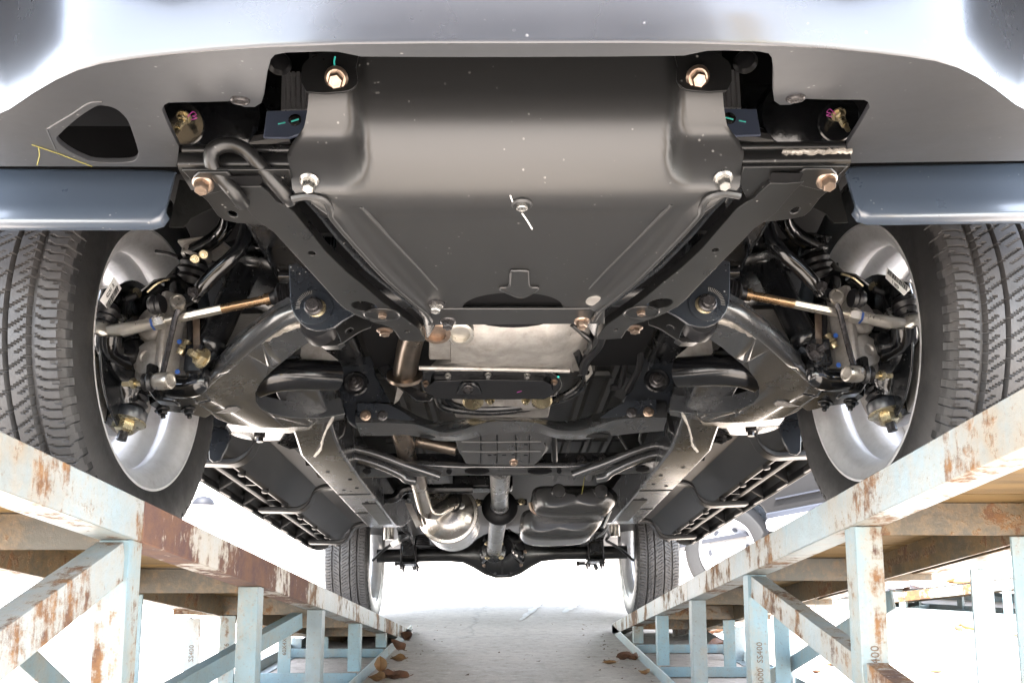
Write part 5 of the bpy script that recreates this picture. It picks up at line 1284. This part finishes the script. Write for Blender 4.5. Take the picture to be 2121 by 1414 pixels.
cl_ = V((cp.x - off.x, cp.y - off.y, 0)); cl_.z = -(CR @ V((0, 2.7, 0))).z
car.matrix_world = Matrix.Translation(cl_) @ CR
def gpt(x, y):
    w = Matrix.Translation(cl_) @ CR @ V((x, y, 0)); return V((w.x, w.y, 0))
RB.location = gpt(-.90, 2.18); RB.rotation_euler = (0, 0, R(45))
def copy_tree(o, parent=None):
    c = o.copy(); scene.collection.objects.link(c)
    if parent: c.parent = parent
    for ch in list(o.children): copy_tree(ch, c)
    return c
RC = copy_tree(RB); RC.location = gpt(.49, 2.18); RC['label'] = 'steel ramp under the far side of the parked car, behind its nearer ramp'
# ------------------------------------------------------------------ bollard, cable with its hook, leaves
bl = thing('bollard', 'white post with a dark rounded cap standing behind the left ramp', 'bollard')
bp = WYp(421, 1045, 6.6)
bl.location = (bp.x, bp.y, 0)
m = MB().lathe([(.076,0), (.076,bp.z)], (0,0,0), UP, 24); obj('post', m, M_CARW, bl)
m = MB().lathe([(.088,bp.z), (.088,bp.z+.012), (.074,bp.z+.042), (.045,bp.z+.064), (.0,bp.z+.072)], (0,0,0), UP, 24); obj('cap', m, mat('dark_cap', (.012,.012,.015), .6, spec=.2), bl)
cb = thing('steel_cable', 'thin steel cable with a rusty hook lying on the sunlit ground at right', 'cable')
pts = [WG(u, v, .006) for u, v in ((1858,1274), (1910,1283), (1960,1292), (1984,1296))]; o0 = pts[0].copy(); cb.location = o0
m = MB().tube(smooth([p - o0 for p in pts], 4), .0045, 6); obj('strand', m, M_CARD, cb)
pts2 = [WG(u, v, .006) for u, v in ((2005,1300), (2030,1303), (2066,1311))]
m = MB().tube(smooth([p - o0 for p in pts2], 4), .0045, 6); obj('strand', m, M_CARD, cb)
hkp = [WG(u, v, .012) - o0 for u, v in ((1996,1303), (1988,1301), (1981,1297), (1983,1293), (1992,1293), (1999,1297), (2010,1300), (2026,1303))]
m = MB().tube(smooth(hkp, 4), .009, 8); obj('hook', m, mat('rusty_hook', (.34,.15,.05), .75), cb)

M_LEAF = mat('dry_leaf', (.085,.034,.013), .6, var=.55, vscale=14, bump=.3, bscale=60)
M_LEAFY = mat('dry_leaf_tan', (.18,.09,.03), .6, var=.4, vscale=14, bump=.3, bscale=60)
def leaf(u, v, size, rz, label, mt=None, curl=.5, z=.0, tilt=0.):
    rr = random.Random(u*7+v)
    m = MB(); rows = []
    for i in range(9):
        s = i/8; w = size*.42*math.sin(PI*min(1, .04+s*.96))**.75*(1 - .25*s); row = []
        for j in range(5):
            q = (j-2)/2; x = q*w; zz = abs(q)**1.6*w*curl*1.3 + math.sin(s*9 + q*2 + u)*size*.05*curl + size*curl*.5*(s-.5)**2*1.6 + rr.uniform(-.02,.02)*size
            row.append(V((x + rr.uniform(-.02,.02)*size, (s-.5)*size, zz + .004)))
        rows.append(row)
    m.sheet(rows, (0,0,.0008)); m.tube([V((0,-.5*size,.006+size*curl*.2)), V((size*.03,-.68*size,.008+size*curl*.3))], size*.018, 5)
    p = WG(u, v, z); o = obj('dry_leaf', m, mt or M_LEAF, None, label=label, category='leaf', group='fallen dry leaves', ang=60)
    zmin = min(q.z for q in m.v); o.location = (p.x, p.y, z + (0.001 - zmin if not tilt else .03)); o.rotation_euler = (tilt, rr.uniform(-.15,.15), rz); return o
leaf(836, 1338, 0.073, .6, 'brown curled leaf nearest the far end of the left ramp', None, .9, 0, .5)
leaf(818, 1358, 0.073, 2.2, 'dark brown leaf leaning on the left ramp rail below its end', None, .8, 0, .7)
leaf(824, 1369, 0.066, 1.2, 'tan and brown leaf lying just right of the left ramp rail', M_LEAFY, .6)
leaf(788, 1396, 0.061, .2, 'small tan leaf standing upright against the left ramp rail', M_LEAFY, .8, 0, 1.1)
leaf(800, 1404, 0.079, 1.9, 'large brown leaf beside the left ramp at the bottom edge', None, .5)
leaf(822, 1407, 0.085, 1.4, 'long dark leaf rightmost in the pile by the left ramp', None, .5)
leaf(780, 1411, 0.073, .9, 'yellowish leaf lowest in the pile by the left ramp', M_LEAFY, .6)
leaf(1262, 1375, 0.052, 1.5, 'small tan leaf lying alone left of the right ramp', M_LEAFY, .5)
leaf(1293, 1366, 0.066, 1.7, 'curled brown leaf touching the right ramp ground rail', None, .8)
leaf(1310, 1366, 0.055, .7, 'dark crumpled leaf right beside the right ramp rail', None, .9)
leaf(1334, 1396, 0.055, .3, 'rust coloured leaf just inside the right ramp at the bottom', M_LEAFY, .6)
leaf(1731, 1378, 0.066, 1.3, 'orange leaf on the sunlit ground behind the right ramp post', M_LEAFY, .35)
leaf(1690, 1393, 0.036, .8, 'tiny brown leaf left of the orange one under the right ramp', None, .5)
leaf(1940, 1392, 0.048, 1.5, 'flat tan leaf alone in the sunlit area at lower right', M_LEAFY, .2)
leaf(2112, 1320, 0.061, 1.4, 'brown leaf at the right edge beyond the ramp post', None, .5)
for i, (u, v, lb) in enumerate(((1440,1312,'dark leaf under the right ramp, leftmost of those against the rear rail'), (1465,1314,'brown leaf under the right ramp, second from the left'), (1488,1310,'crumpled leaf under the right ramp, rightmost at the rear rail'), (1492,1348,'tan leaf hanging over the rail under the right ramp'))):
    leaf(u, v, .13, .7*i, lb, None if i % 2 else M_LEAFY, .7)
for i, (u, v, lb) in enumerate(((1978,1208,'tan leaf under the far ramp beside its left post'), (1998,1212,'long brown leaf lying between two posts of the far ramp'), (1860,1232,'dark leaf behind the rail of the far ramp, leftmost'), (1905,1228,'reddish leaf behind the rail of the far ramp'))):
    leaf(u, v, .22, 1.4 + .3*i, lb, M_LEAFY if i < 2 else None, .5)
rr = random.Random(12); m = MB()
for k in range(80):
    sd = rr.choice((-1, 1)); y = rr.uniform(2.3, 4.6); x = sd*(rr.uniform(.30, .52) if rr.random() < .75 else rr.uniform(0, .5)); s = rr.uniform(.002, .008); a = rr.uniform(0, 6.28)
    e = V((math.cos(a), math.sin(a), 0))*s; f = V((-math.sin(a), math.cos(a), 0))*s*rr.uniform(.3, .7); c = V((x, y, .0015))
    m.prism([c - e - f, c + e*.7 - f, c + e + f*.4 + V((0,0,s*.5)), c - e*.4 + f], (0,0,.0008))
obj('leaf_crumbs', m, M_LEAF, kind='stuff')
# ------------------------------------------------------------------ what stands behind the camera and shows in the paint
bd = thing('warehouse', 'grey rendered warehouse across the yard behind the camera', 'building', (.4, -14.5, 0))
M_WALL = mat('grey_render', (.30,.285,.30), .8, var=.1, vscale=1)
m = MB().box((0,0,6.2), (10.0, 5, 12.4)); obj('wall', m, M_WALL, bd)
m = MB().box((0,0,12.55), (10.4, 5.4, .3)); obj('roof', m, M_CARD, bd)
for x in (-2.3, 1.9):
    m = MB().box((x, 2.5, 1.7), (2.6, .06, 3.4)); obj('door', m, M_BLUE, bd, bevel=.01)
for x in (-2.8, 0, 2.8):
    m = MB().box((x, 2.5, 6.2), (1.3, .06, 1.5)); obj('window', m, M_GLASS, bd, bevel=.01)
yp = thing('steel_post', 'tall yellow painted steel post standing behind the camera', 'post', (3.7, -6.2, 0))
m = MB().lathe([(.30,0), (.30,5.6), (.25,5.7), (.0,5.75)], (0,0,0), UP, 24); obj('post', m, mat('yellow_paint', (.92,.56,.05), .4), yp)
m = MB().lathe([(.42,0), (.42,.03)], (0,0,0), UP, 24); obj('base_plate', m, M_CARD, yp)
